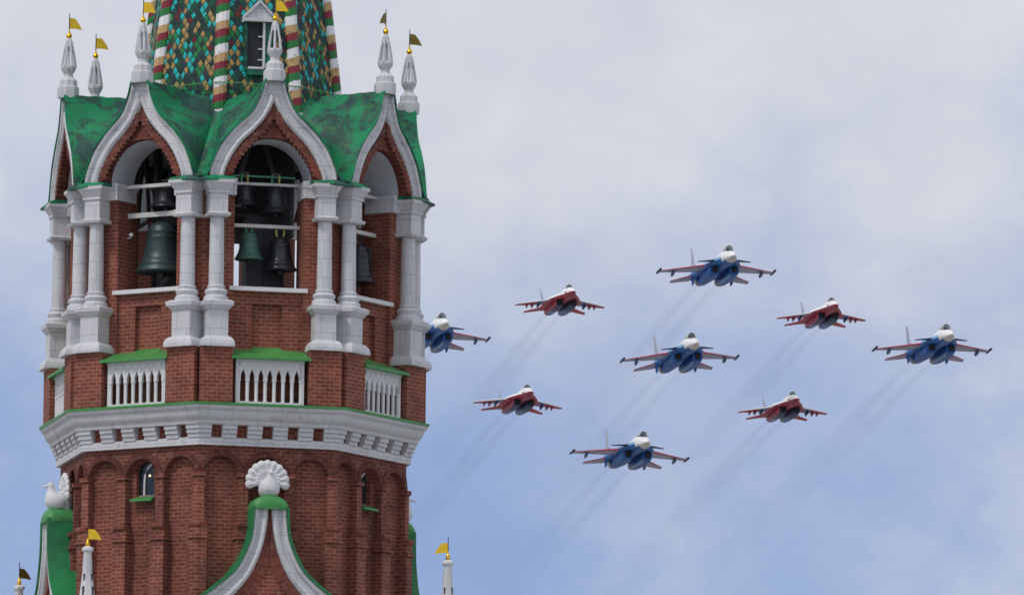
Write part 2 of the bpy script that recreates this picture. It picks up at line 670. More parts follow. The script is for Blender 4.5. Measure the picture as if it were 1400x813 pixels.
def around(o, faces, parent=tower):
    """o is built in the frame of one face; leave it on faces[0] and copy it to the others"""
    res = {}
    for k, i in enumerate(faces):
        c = o if k == 0 else copy_tree(o, parent)
        c.rotation_euler.z = FACES[i]
        res[i] = c
    return res


def octring(mb, prof, mi=0, cap=False):       # prof [(apothem, z)] round all eight faces
    vs, fs = [], []
    for n, z in prof:
        rr = n / math.cos(R(22.5))
        for k in range(8):
            a = R(TH0 + 22.5 + 45 * k)
            vs.append((rr * math.sin(a), -rr * math.cos(a), z))
    for j in range(len(prof) - 1):
        for i in range(8):
            i2 = (i + 1) % 8
            fs.append((j * 8 + i, j * 8 + i2, (j + 1) * 8 + i2, (j + 1) * 8 + i))
    if cap:
        fs.append(tuple(range(8)))
        fs.append(tuple(range((len(prof) - 1) * 8, len(prof) * 8)))
    mb.add(vs, fs, mi)


# --- lower body: brick drum with blind arches ---------------------------------------
ZB = -620                                    # foot of the octagon (below the frame)
ZT = -207
b = MB()
for bay in (-62, 0, 62):
    u0, u1 = bay - 31, bay + 31
    if bay == -62: u0 = -92
    if bay == 62: u1 = 92
    b.arch_plate(u0, u1, ZB, ZT, bay, 24, ZB, -246, 214, 222, 0, bottom=False)
wall = b.build('blind_arcade', M['brick'], tower, fix=False)
around(wall, NEAR + (-3, 3, 4))
b = MB()
for bay in (-62, 0, 62):                     # projecting voussoir ring over each blind arch
    seg = 22
    for i in range(seg):
        a0, a1 = math.pi * (i + .08) / seg, math.pi * (i + .92) / seg
        q = [(bay + r_ * math.cos(a), -246 + r_ * math.sin(a)) for r_, a in ((24.5, a0), (32, a0), (32, a1), (24.5, a1))]
        b.prism(q, 220, 223.6)
around(b.build('voussoir_ring', M['brick_edge'], tower), NEAR)
b = MB()
b.box(-86, -17, 205, 214, ZB, ZT)
b.box(17, 86, 205, 214, ZB, ZT)
b.arch_plate(-17, 17, ZB, ZT, 0, 14.5, -272, -240, 204, 214)
ww = b.build('brick_wall', M['brick'], tower, fix=False)
around(ww, (-1, 1))
b = MB()
b.box(-88, 88, 205, 214, ZB, ZT)
around(b.build('brick_wall', M['brick'], tower), (0, -2, 2, -3, 3, 4))
# pilasters
for u in (-31, 31):
    b = MB()
    b.box(u - 6.5, u + 6.5, 214, 226, -313, -246)
    b.box(u - 8.5, u + 8.5, 214, 229, -250, -244.5)           # little capital
    b.box(u - 10.5, u + 10.5, 214, 233.5, -317, -312)
    b.prism([(u - 11.5, -324), (u + 11.5, -324), (u + 10, -317), (u - 10, -317)], 214, 230)
    b.box(u - 11.5, u + 11.5, 214, 231, -331, -324)
    b.box(u - 12.5, u + 12.5, 214, 233.5, -335, -331)
    b.box(u - 10.5, u + 10.5, 214, 231, ZB, -335)
    around(b.build('pilaster', M['brick'], tower), NEAR)


def corner_poly(n, du):
    """plan of a corner block reaching du along each face of the corner on the right of the face frame"""
    h = n * T225
    def other(u, nn):                      # point of the next face, seen in this face's frame
        a = R(45)
        return (nn * math.sin(a) + u * math.cos(a), nn * math.cos(a) - u * math.sin(a))
    return [(h - du, n), (h, n), other(-h + du, n), other(-h + du, n - 18), (h - du, n - 18)]


b = MB()
b.plan(corner_poly(226, 9), -313, -246)
b.plan(corner_poly(229, 11), -250, -244.5)
b.plan(corner_poly(233.5, 14), -317, -312)
b.plan(corner_poly(231, 14.5), -331, -317)
b.plan(corner_poly(233.5, 15.5), -335, -331)
b.plan(corner_poly(231, 14), ZB, -335)
around(b.build('corner_pilaster', M['brick'], tower), (-3, -2, -1, 0, 1, 2))
# windows in two faces
wf = MB()
curve = [(-5, -208.6, -271), (-4.8, -208.6, -250), (-3.8, -208.6, -242), (-.5, -208.6, -235), (6, -208.6, -229), (10, -208.6, -227)]
wf.tube(curve, 1.5, 6)
wf.box(-14.5, 14.5, 207, 209, -273, -270.8)
win = wf.build('window_frame', M['white_clean'], tower)
gl = MB()
gl.prism([(-14.6, -272), (14.6, -272)] + [(14.6 * math.cos(math.pi * i / 12), -240 + 14.6 * math.sin(math.pi * i / 12)) for i in range(13)], 204, 207)
gl.build('window_pane', M['window_glass'], win)
sl = MB()
vs = [(-17.5, -226, -277.5), (17.5, -226, -277.5), (14.4, -208, -271), (-14.4, -208, -271), (-17.5, -226, -280), (17.5, -226, -280), (14.4, -208, -280), (-14.4, -208, -280)]
sl.add(vs, [(0, 1, 2, 3), (4, 5, 1, 0), (5, 6, 2, 1), (7, 4, 0, 3), (7, 6, 5, 4), (6, 7, 3, 2)])
sl.build('window_sill', M['green_new'], win)
vr = MB()
seg = 16
for i in range(seg):
    a0, a1 = math.pi * (i + .06) / seg, math.pi * (i + .94) / seg
    vr.prism([(r_ * math.cos(a), -239 + r_ * math.sin(a)) for r_, a in ((14.8, a0), (21.5, a0), (21.5, a1), (14.8, a1))], 212, 216.2)
vr.build('window_arch', M['brick_edge'], win)
around(win, (-1, 1))
lm = MB()
lm.ellipsoid((3.5, -208.6, -244), (1.6, 1.6, 1.6), 10, 6)
lo = lm.build('window_lamp', M['lamp'], tower)
lo.rotation_euler.z = FACES[-1]

# --- cornice ------------------------------------------------------------------------
c = MB()
octring(c, [(216, -208), (228, -208), (228, -198.5), (226.5, -197.5), (222, -197.5)])
octring(c, [(222, -180.5), (237, -180.5), (237, -176), (239, -174.5), (241.5, -172), (243.5, -168), (244.5, -163), (247.5, -161), (249, -158), (249.4, -154.5), (225, -154)])
for i in FACES:
    a = FACES[i]
    sub = MB()
    edges = [-70, -35, 0, 35, 70]
    spans = [(edges[k] + 7.5, edges[k + 1] - 7.5) for k in range(4)]
    for z0, z1, n1 in ((-198, -192.2, 229.5), (-192.2, -186.4, 232), (-186.4, -180.4, 234.5)):
        for (p, q) in spans:
            sub.box(p, q, 221.5, n1, z0, z1 - .25)
        for sx in (-1, 1):
            pl = [(sx * 77.5, n1), (sx * n1 * T225, n1), (sx * 221.5 * T225, 221.5), (sx * 77.5, 221.5)]
            sub.plan(pl, z0, z1 - .25)
    ca, sa = math.cos(a), math.sin(a)
    c.add([(x * ca - y * sa, x * sa + y * ca, z) for x, y, z in sub.v], sub.f)
c.build('cornice', M['white'], tower)
c = MB()
octring(c, [(216, -199), (222, -199), (222, -179), (216, -179)])
c.build('cornice_backing', M['brick'], tower)
c = MB()
octring(c, [(246, -156.2), (250.6, -156.2), (251, -152.8), (212, -148.5)])
c.build('cornice_flashing', M['green_new'], tower)
# joints seen in the cornice are covered by the stone's own weathering

# --- balcony storey: corner piers, balustrades, little green roofs -------------------
ZBAL = -150
for sx in (-1, 1):
    b = MB()
    b.plan([(sx * 52.5, 246.5), (sx * 97.5, 246.5), (sx * 97.5, 240), (sx * 88, 205), (sx * 52.5, 205)], ZBAL - 4, -76.5)
    around(b.build('corner_pier', M['brick'], tower), NEAR + ((-3,) if sx > 0 else ()))
b = MB()
b.box(-54, 54, 204, 212, ZBAL - 4, -76)
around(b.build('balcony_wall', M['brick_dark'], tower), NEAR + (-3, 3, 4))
bal = MB()
NBF, NBB = 240, 235
zt, zh = -92, -150
bw = 47.0
nb = 7
step = (2 * bw - 8) / nb
# solid frieze with pointed heads: build each bay's head as two triangles-like pieces
zsp = -119
for k in range(nb):
    ua = -bw + 4 + k * step
    ub = ua + step
    um = (ua + ub) / 2
    ow = step * .5 - 2.7
    bal.prism([(ua, zsp), (um - ow, zsp), (um - ow, zsp + 5), (um - ow * .55, zsp + 10), (um, zsp + 14.5), (um, zt), (ua, zt)], NBB, NBF)
    bal.prism([(ub, zt), (um, zt), (um, zsp + 14.5), (um + ow * .55, zsp + 10), (um + ow, zsp + 5), (um + ow, zsp), (ub, zsp)], NBB, NBF)
    # tracery relief above each head
    bal.prism([(um, zsp + 16.5), (um + step * .42, zsp + 21), (um, zsp + 25.5), (um - step * .42, zsp + 21)], NBF - 1, NBF + 1.1)
    bal.prism([(ua, zsp + 12), (ua + step * .22, zsp + 15), (ua, zsp + 18), (ua - step * .22, zsp + 15)], NBF - 1, NBF + 1.1)
for k in range(nb + 1):
    u = -bw + 4 + k * step
    if k in (0, nb):
        bal.box(u - 4 if k == 0 else u - 1.5, u + 1.5 if k == 0 else u + 4, NBB, NBF, zh, zt - .2)
    bal.lathe(u, 238, [(2.8, zh), (2.8, zh + 2), (2.35, zh + 3.5), (2.5, zsp - 4), (2.5, zsp - 3), (3.3, zsp - 2), (3.3, zsp + .5)], 10)
bal.box(-bw, bw, NBF - .5, NBF + 1.6, zt - 3, zt + .2)
bal.box(-bw, bw, NBB - .3, NBF + .3, zh - 1.5, zh + 1)
around(bal.build('balustrade', M['white_clean'], tower), NEAR)
gr = MB()
vs = [(-54.5, -250, -89), (54.5, -250, -89), (52, -214, -75.5), (-52, -214, -75.5), (-54.5, -250, -92), (54.5, -250, -92), (52, -214, -92), (-52, -214, -92)]
gr.add(vs, [(0, 1, 2, 3), (4, 5, 1, 0), (5, 6, 2, 1), (7, 4, 0, 3), (7, 6, 5, 4), (6, 7, 3, 2)])
vs = [(-23, -222, -78.4), (23, -222, -78.4), (20.5, -207, -71), (-20.5, -207, -71), (-23, -222, -80), (23, -222, -80), (20.5, -207, -80), (-20.5, -207, -80)]
gr.add(vs, [(0, 1, 2, 3), (4, 5, 1, 0), (5, 6, 2, 1), (7, 4, 0, 3), (7, 6, 5, 4), (6, 7, 3, 2)])
around(gr.build('balcony_roof', M['green_new'], tower), NEAR)

# --- belfry: parapets, piers, jambs -------------------------------------------------
NW, NI = 214, 172
b = MB()
b.box(-48, 48, NI, 207, -80, 4)
b.box(-48, -21, 206, NW, -80, 4)
b.box(21, 48, 206, NW, -80, 4)
b.box(-21, 21, 206, NW, -13, 4)
around(b.build('belfry_parapet', M['brick'], tower), NEAR + (-3, 3, 4))
b = MB()
for sx in (-1, 1):
    b.plan([(sx * 48, NW), (sx * NW * T225, NW), (sx * NI * T225, NI), (sx * 48, NI)], -80, 156)
    b.box(sx * 58 - 10 if sx > 0 else -68 - 0, sx * 58 + 10 if sx > 0 else -48, NW - 1, NW + 5, -80, 150)
around(b.build('belfry_pier', M['brick'], tower), NEAR + (-3, 3, 4))
b = MB()
b.box(-54, 54, 198, 222, 4, 9.5)
around(b.build('belfry_sill', M['white_clean'], tower), NEAR + (-3, 3, 4))
for sx in (-1, 1):
    b = MB()
    u0, u1 = (46.5, 74) if sx > 0 else (-74, -46.5)
    b.box(u0, u1, 178, 225, 133, 147.2)
    b.box(u0 - (.8 if sx > 0 else 2), u1 + (2 if sx > 0 else .8), 177, 226.5, 147, 151.4)
    around(b.build('impost', M['white'], tower), NEAR + (-3, 3, 4))

# --- columns: shaft with pedestal, base and capital ---------------------------------
CU_, CN_ = 74.4, 231.6
proto_cols = {}
for sx in (-1, 1):
    u, n = sx * CU_, CN_
    sh = MB()
    sh.lathe(u, n, [(10.4, 6), (10.2, 30), (9.8, 70), (9.4, 103)], 22)
    so = sh.build('column', M['white'], tower)
    pd = MB()
    pd.frustum(u, n, -77, 22.6, -73, 22.6)
    pd.frustum(u, n, -73, 22.6, -68, 21.2)
    pd.frustum(u, n, -68, 21.2, -64, 18)
    pd.frustum(u, n, -64, 18, -62.5, 14.8)
    pd.box(u - 14.5, u + 14.5, 215, n + 14.5, -63, -27)
    pd.frustum(u, n, -27, 15, -21, 19.8)
    pd.frustum(u, n, -21, 20.6, -15.5, 21.2)
    pd.frustum(u, n, -15.5, 20.8, -13.5, 17)
    pd.build('column_pedestal', M['white'], so)
    ba = MB()
    ba.lathe(u, n, [(16.6, -14), (17, -11.5), (16.2, -8), (14.2, -6.5), (13.6, -5.5), (15.2, -3.5), (15.6, -1), (14.2, 1.6), (11.6, 2.6), (11.4, 3.8), (12.4, 5), (12.2, 6.6), (10.4, 7.6)], 22)
    ba.build('column_base', M['white'], so)
    cp = MB()
    cp.frustum(u, n, 101, 15, 104.5, 16.2)
    cp.frustum(u, n, 104.5, 16.2, 106.5, 12.8)
    cp.box(u - 12.2, u + 12.2, 215, n + 12.2, 106, 134)
    cp.frustum(u, n, 132.5, 14.2, 135.5, 14.2)
    cp.frustum(u, n, 135.5, 13, 146, 19)
    cp.frustum(u, n, 146, 20, 150.6, 20.2)
    cp.build('column_capital', M['white'], so)
    fl = [i for i in FACES if abs(TH0 + 45 * i + sx * 18) < 112]
    around(so, fl)

# --- keel-arched gables -----------------------------------------------------------
OUT_R = [(88, 156), (87.5, 163), (85, 172), (80, 184), (74, 197), (65, 210), (55, 222), (43, 233.5), (32.5, 243), (26, 252), (21, 263), (16.5, 275), (14, 289)]
IN_R = [(67, 156), (65, 164), (61.6, 172), (57, 182), (51, 192), (42, 204), (30, 215.5), (21, 225), (13.4, 234), (6, 246), (0, 260)]
NS = 40
outr = smooth_poly(OUT_R, NS)
inr = smooth_poly(IN_R, NS)
for q in (outr, inr):
    q[0] = (q[0][0], 155.5)
PROF = [(0, 243), (.10, 244.5), (.22, 243), (.27, 239), (.62, 239), (.67, 242), (.78, 244), (.9, 242.5), (.97, 240), (1.0, 236)]


def band(mb, A, B, prof, nback, mirror):
    vs, fs = [], []
    k = len(prof) + 2
    for (a, b_) in zip(A, B):
        row = [(a[0], a[1], nback)] + [(a[0] + (b_[0] - a[0]) * t, a[1] + (b_[1] - a[1]) * t, n) for t, n in prof] + [(b_[0], b_[1], nback)]
        vs += [((-x if mirror else x), -n, z) for x, z, n in row]
    for j in range(len(A) - 1):
        for i in range(k - 1):
            fs.append((j * k + i, j * k + i + 1, (j + 1) * k + i + 1, (j + 1) * k + i))
    fs.append(tuple(range(k)))
    fs.append(tuple(range((len(A) - 1) * k, len(A) * k)))
    mb.add(vs, fs)


b = MB()
band(b, outr, inr, PROF, 236, False)
band(b, outr, inr, PROF, 236, True)
b.prism([(-13.6, 276), (0, 258), (13.6, 276), (13.6, 289), (-13.6, 289)], 236, 238.5)
arch = b.build('gable_archivolt', M['white'], tower)
# brick field between the round arch and the keel
b = MB()
RA = 56.0
half = [(RA * math.cos(math.pi / 2 * i / (NS - 1)), 155.5 + RA * math.sin(math.pi / 2 * i / (NS - 1))) for i in range(NS)]
for sgn in (1, -1):
    vs = [(sgn * u, -236, z) for u, z in half] + [(sgn * u, -236, z) for u, z in inr]
    b.add(vs, [(i, i + 1, NS + i + 1, NS + i) for i in range(NS - 1)])
    # reveal of the brick ring
    vs = [(sgn * u, -236, z) for u, z in half] + [(sgn * u, -226, z) for u, z in half]
    b.add(vs, [(i, i + 1, NS + i + 1, NS + i) for i in range(NS - 1)])
# toothed brick ring (bricks on edge)
mid = smooth_poly([(61.5, 158), (57, 171), (52, 180.5), (46, 189.5), (37, 201), (26, 211.5), (17, 221), (9, 231.5), (2, 247)], 16)
for j in range(len(mid) - 1):
    (ax, az), (bx, bz) = mid[j], mid[j + 1]
    cx_, cz_ = (ax + bx) / 2, (az + bz) / 2
    tx, tz = bx - ax, bz - az
    L_ = math.hypot(tx, tz)
    tx, tz = tx / L_, tz / L_
    nx, nz_ = tz, -tx
    # each brick is turned a little, which gives the saw-tooth
    ang = R(40)
    ex, ez = tx * math.cos(ang) + nx * math.sin(ang), tz * math.cos(ang) + nz_ * math.sin(ang)
    fx, fz = -ez, ex
    hl, hw_ = 3.0, 6.6
    for sgn in (1, -1):
        q = [(sgn * (cx_ + ex * a * hl + fx * c_ * hw_), cz_ + ez * a * hl + fz * c_ * hw_) for a, c_ in ((-1, -1), (1, -1), (1, 1), (-1, 1))]
        b.prism(q, 230, 241.5)
sp = b.build('brick_spandrel', [M['brick_edge']], arch, fix=False)
# plastered barrel vault
b = MB()
full = [(u, z) for u, z in half] + [(-u, z) for u, z in half[::-1][1:]]
for n0, n1, rr in ((226, 172, .985),):
    vs = [(u * rr, -n0, 155.5 + (z - 155.5) * rr) for u, z in full] + [(u * rr, -n1, 155.5 + (z - 155.5) * rr) for u, z in full]
    k = len(full)
    b.add(vs, [(i, i + 1, k + i + 1, k + i) for i in range(k - 1)])
b.box(-57, -46, 172, 226, 151.6, 156)
b.box(46, 57, 172, 226, 151.6, 156)
b.build('arch_vault', M['plaster'], arch, fix=False)
# inner face above the arch, seen from below inside
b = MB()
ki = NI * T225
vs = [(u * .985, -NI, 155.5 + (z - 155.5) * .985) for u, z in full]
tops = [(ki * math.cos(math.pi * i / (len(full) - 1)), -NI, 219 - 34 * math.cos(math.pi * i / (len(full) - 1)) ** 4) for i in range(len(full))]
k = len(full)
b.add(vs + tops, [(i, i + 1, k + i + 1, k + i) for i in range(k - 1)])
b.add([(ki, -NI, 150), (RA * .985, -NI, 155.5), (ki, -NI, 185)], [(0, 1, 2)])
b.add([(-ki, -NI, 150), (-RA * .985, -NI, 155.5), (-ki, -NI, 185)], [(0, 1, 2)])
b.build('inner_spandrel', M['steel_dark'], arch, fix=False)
around(arch, NEAR + (-3, 3, 4))

# --- green sheet roof: eight keel vaults meeting in valleys -------------------------
tabz = sorted([(u, z) for u, z in outr])
HT = [(0, 290)] + [(u + .8, z + 1.6) for u, z in tabz]
rf = MB()
NOUT, NIN = 246.0, 112.0
ZE = 157.0


def roof_z(u):
    u = abs(u)
    return 290.5 if u < 14 else (interp(HT, u) if u < 88.8 else ZE)


b = MB()
nd, nu = 16, 44
vs, fs = [], []
for j in range(nd + 1):
    n = NIN + (236.01 - NIN) * j / (nd - 1) if j < nd else NOUT
    for i in range(nu + 1):
        t = -1 + 2 * i / nu
        u = t * n * T225
        zo = roof_z(u if n >= 236 else t * 236 * T225)      # keel profile at the front
        zi = 290.5 - 12 * t * t                 # nearly level where it meets the spire
        q = min(1, max(0, (n - 122) / (236 - 122)))
        sag = 1.3 * math.sin(j * 1.9 + t * 5) * (1 if 1 < j < nd - 3 else 0) * (1 - abs(t)) * min(1, abs(t) * 4)
        vs.append((u, -n, zi + (zo - zi) * q ** .9 + sag))
for j in range(nd):
    for i in range(nu):
        a = j * (nu + 1) + i
        fs.append((a, a + 1, a + nu + 2, a + nu + 1))
o = len(vs)
base = nd * (nu + 1)
for i in range(nu + 1):                      # folded front lip
    x, y, z = vs[base + i]
    vs.append((x, y, z - 3.0))
for i in range(nu + 1):
    x, y, z = vs[base + i]
    vs.append((x, y + 6, z - 3.2))
for i in range(nu):
    fs.append((base + i, base + i + 1, o + i + 1, o + i))
    fs.append((o + i, o + i + 1, o + nu + 2 + i, o + nu + 1 + i))
b.add(vs, fs)
# flared skirt over the capitals at each end
for sx in (-1, 1):
    h = NOUT * T225
    RC = 275.0
    cx_, cn_ = sx * RC * math.sin(R(22.5)), RC * math.cos(R(22.5))
    vx, vn = sx * 240 * math.sin(R(22.5)), 240 * math.cos(R(22.5))
    p = [(sx * 54, -250, 152.0), (cx_, -cn_, 149.5), (vx, -vn, 158.5), (sx * 84, -246, 156.5), (sx * 54, -246, 154.5)]
    q = [(sx * 54, -250, 149.9), (cx_, -cn_, 146.5), (sx * 54, -216, 151.5), (sx * 216 * T225, -216, 151.5)]
    b.add(p, [(0, 1, 3, 4), (1, 2, 3)])
    b.add([p[0], p[1], q[1], q[0]], [(0, 1, 2, 3)])
    b.add([q[0], q[1], q[3], q[2]], [(0, 1, 2, 3)])
    b.add([p[0], p[4], (sx * 54, -216, 156), q[2], q[0]], [(0, 1, 2, 3, 4)])
rfo = b.build('roof_vault', M['roof'], tower, fix=False)
around(rfo, NEAR + (-3, 3, 4))

# --- finials on the gables ----------------------------------------------------------
def vane(parent, u, n, z, length, h, pole, ang, r_ball=4.0, down=6.0, fm='vane_gold'):
    bl = MB()
    bl.lathe(u, n, [(1.6, z - r_ball - 1.5), (2.2, z - r_ball), (r_ball * .8, z - r_ball * .6), (r_ball, z), (r_ball * .8, z + r_ball * .6), (1.4, z + r_ball), (1.2, z + r_ball + 2), (.8, z + r_ball + 4)], 14)
    bo = bl.build('vane_ball', M['gold'], parent)
    pl = MB()
    pl.lathe(u, n, [(.75, z + 3), (.6, z + pole - 2), (.35, z + pole)], 8)
    pl.build('vane_pole', M['steel_dark'], parent)
    fl = MB()
    d = (math.cos(ang), math.sin(ang))
    shape = [(0, 0), (length * .5, .2), (length, -1.0), (length * .80, h * .42), (length * .55, h * .86), (length * .45, h), (0, h * 1.02)]
    zf = z + r_ball + down
    vs = []
    for t in (-.35, .35):
        for (a, zz) in shape:
            w = 1.1 * math.sin(a / length * 4.5)
            vs.append((u + d[0] * a - d[1] * (t + w), -n + d[1] * a + d[0] * (t + w), zf + zz))
    k = len(shape)
    fl.add(vs, [tuple(range(k)), tuple(range(2 * k - 1, k - 1, -1))] + [(i, (i + 1) % k, k + (i + 1) % k, k + i) for i in range(k)])
    fl.build('vane_flag', M[fm], parent)


VA = {-2: R(20), -1: R(-15), 0: R(-5), 1: R(244), 2: R(20), -3: R(10)}
for i, fa in FACES.items():
    if i in (3, 4):
        continue
    u, n, zb = 0, 238, 287.5
    f = MB()
    f.lathe(u, n, [(14.8, zb), (15.2, zb + 1.5), (15.2, zb + 14), (13.8, zb + 16), (12.5, zb + 16.5), (12.2, zb + 24), (9.5, zb + 27), (6.6, zb + 29), (6.2, zb + 33), (8.8, zb + 37), (10.6, zb + 41), (10.4, zb + 44), (8.6, zb + 45)], 8, ph=R(22.5))
    for k in range(6):                         # ribs of the open lantern
        a = 2 * math.pi * k / 6 + .3
        pts = [(u + r_ * math.cos(a), -n + r_ * math.sin(a), z) for r_, z in ((9.3, zb + 43), (8.3, zb + 52), (6.2, zb + 65), (3.6, zb + 79))]
        f.tube(pts, [1.9, 1.8, 1.55, 1.3], 6)
    f.lathe(u, n, [(4.6, zb + 70), (4.4, zb + 76), (3.2, zb + 82), (2.0, zb + 83.5)], 12)
    f.lathe(u, n, [(1.3, zb + 43), (1.1, zb + 72)], 6)
    fo = f.build('finial', M['white'], tower)
    vane(fo, u, n, zb + 86.5, 18, 14.5, 31, VA[i] - fa, fm='vane_shaded' if i in (1, 2) else 'vane_gold')
    fo.rotation_euler.z = fa

# --- spire --------------------------------------------------------------------------
def spire_R(z):
    return 138.0 - (z - 295) * 0.1273


sp = MB()
zs = [232, 300, 400, 500, 620, 800, 1000, 1250]
prof = [(spire_R(z) * math.cos(R(22.5)), z) for z in zs]
octring(sp, prof, 0, cap=True)
spire = sp.build('spire', M['tile'], tower, smooth=False)
rb = MB()
seg = 10
uvs, vs, fs = [], [], []
zz = [235 + 20 * k for k in range(50)]
for z in zz:
    rr = spire_R(z) - 3.5
    for i in range(seg):
        a = 2 * math.pi * i / seg
        vs.append((9.6 * math.sin(a), -rr - 9.6 * math.cos(a), z))
for j in range(len(zz) - 1):
    for i in range(seg):
        i2 = (i + 1) % seg
        fs.append((j * seg + i, j * seg + i2, (j + 1) * seg + i2, (j + 1) * seg + i))
        a0, a1 = i, i + 1
        if a0 >= seg / 2: a0, a1 = a0 - seg, a1 - seg
        ph = .8255 - ((308 * S) % .8255)
        u_ = lambda q: q / seg * 2 * math.pi * 9.6 * S
        v_ = lambda z: z * S + ph
        uvs.append(((u_(a0), v_(zz[j])), (u_(a1), v_(zz[j])), (u_(a1), v_(zz[j + 1])), (u_(a0), v_(zz[j + 1]))))
rb.add(vs, fs, 0, uvs)
ribo = rb.build('spire_rib', M['rib'], spire, fix=False)
first = True
for k in range(8):
    an = TH0 + 22.5 + 45 * k
    cpy = ribo if first else ribo.copy()
    if not first:
        col.objects.link(cpy)
        cpy.parent = spire
    cpy.rotation_euler.z = R(an)
    first = False
# thin safety cable round the foot of the spire
cb = MB()
pts = []
for k in range(9):
    a = R(TH0 + 22.5 + 45 * k)
    rr = spire_R(298) + 8
    pts.append((rr * math.sin(a), -rr * math.cos(a), 298 + (1.5 if k % 2 else 0)))
cb.tube(pts, .8, 6)
cb.build('cable', M['green_new'], spire)
# dormer
dm = MB()
nf = 136
dm.prism([(-20, 388), (20, 388), (20, 391.5), (0, 412), (-20, 391.5)], 104, nf - 3)
dm.box(-21.5, 21.5, 104, nf + 1, 385, 389.5)
for sx in (-1, 1):
    q = [(sx * 21.5, 389.5), (sx * 21.5, 393), (0, 415), (0, 410.6)]
    dm.prism(q, 120, nf + 1)
dorm = dm.build('dormer', M['white'], spire)
dm = MB()
for (a, c_) in ((-19, -16), (8, 18)):
    dm.box(a, c_, 100, nf - 5, 318, 385)
dm.box(-16, 8, 100, nf - 5, 312, 320)
dm.build('dormer_jamb', M['roof'], dorm)
dm = MB()
dm.box(-16, 8, 104, 126.5, 320, 385)
dm.build('dormer_opening', M['dark'], dorm)  # solid dark box, shade of the open cavity put into its colour
dm = MB()
dm.box(5.4, 8.2, nf - 8, nf - 3.5, 322, 384)
dm.box(-15, 7, nf - 7, nf - 4, 320.2, 323)
for z in (332, 347, 364):
    dm.box(-1, 6, nf - 7.5, nf - 5, z, z + 1.6)
dm.build('casement', M['white_clean'], dorm)
dorm.rotation_euler.z = FACES[0]

# --- belfry interior ----------------------------------------------------------------
b = MB()
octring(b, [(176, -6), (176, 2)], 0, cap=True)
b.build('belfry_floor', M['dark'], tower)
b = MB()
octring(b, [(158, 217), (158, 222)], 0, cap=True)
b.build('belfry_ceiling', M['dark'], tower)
def frame(face, u0, u1, n0, n1, ztop):  # solid dark box added behind the bells to block sky and darken the arch
    b_ = MB()
    b_.box(u0, u1, n0, n1, 2, ztop)
    for k_ in range(3):
        b_.box(u0 - 1.5 + k_ * (u1 - u0) / 2, u0 + 1.5 + k_ * (u1 - u0) / 2, n1, n1 + 3, 2, ztop)
    o_ = b_.build('added_dark_frame', M['steel_dark'], tower)
    o_.rotation_euler.z = FACES[face]


frame(0, -16, 33, 118, 150, 116)
frame(-1, -34, 34, 118, 150, 116)
frame(1, -30, 34, 118, 150, 116)
b = MB()
b.box(-44, -37, 130, 142, 2, 217)
b.prism([(-44, 120), (-38, 120), (-6, 217), (-14, 217)], 128, 133)
b.prism([(44, 120), (38, 120), (6, 217), (14, 217)], 128, 133)
b.box(-46, 46, 128, 133, 117, 121)
around(b.build('added_dark_frame', M['steel_dark'], tower), NEAR)
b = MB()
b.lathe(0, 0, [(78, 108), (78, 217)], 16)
b.build('added_dark_core', M['dark'], tower)  # dark core added to block the sky seen through the arches


def beam(face, u0, u1, n, z, h=4.5, d=7, m_='beam'):
    b_ = MB()
    b_.box(u0, u1, n - d, n, z, z + h)
    o_ = b_.build('bell_beam', M[m_], tower)
    o_.rotation_euler.z = FACES[face]


beam(-1, -49, 49, 196, 111, 6.5)
beam(-1, -56, 44, 206, 150, 4.5)
beam(0, -48, 48, 190, 94.5, 4.5)
beam(0, -44, 56, 188, 152.5, 3.5)
beam(0, -44, 44, 178, 165, 2, 5, 'strap_green')
beam(1, -48, 48, 196, 100, 5)
beam(1, -48, 48, 196, 152, 4)

# floodlight on the jamb of the left front arch
b = MB()
b.ellipsoid((-42, -196, 88), (3.4, 3.4, 3.0), 12, 8)
b.tube([(-48, -196, 84), (-42, -196, 84), (-42, -196, 88)], 1.0, 6)
fl_ = b.build('floodlight', M['white_clean'], tower)
fl_.rotation_euler.z = FACES[-1]
b = MB()
b.box(28, 40, 182, 194, 62, 84)
b.box(30, 38, 193, 196, 66, 80)
sp_ = b.build('loudspeaker', M['steel_dark'], tower)
sp_.rotation_euler.z = FACES[1]

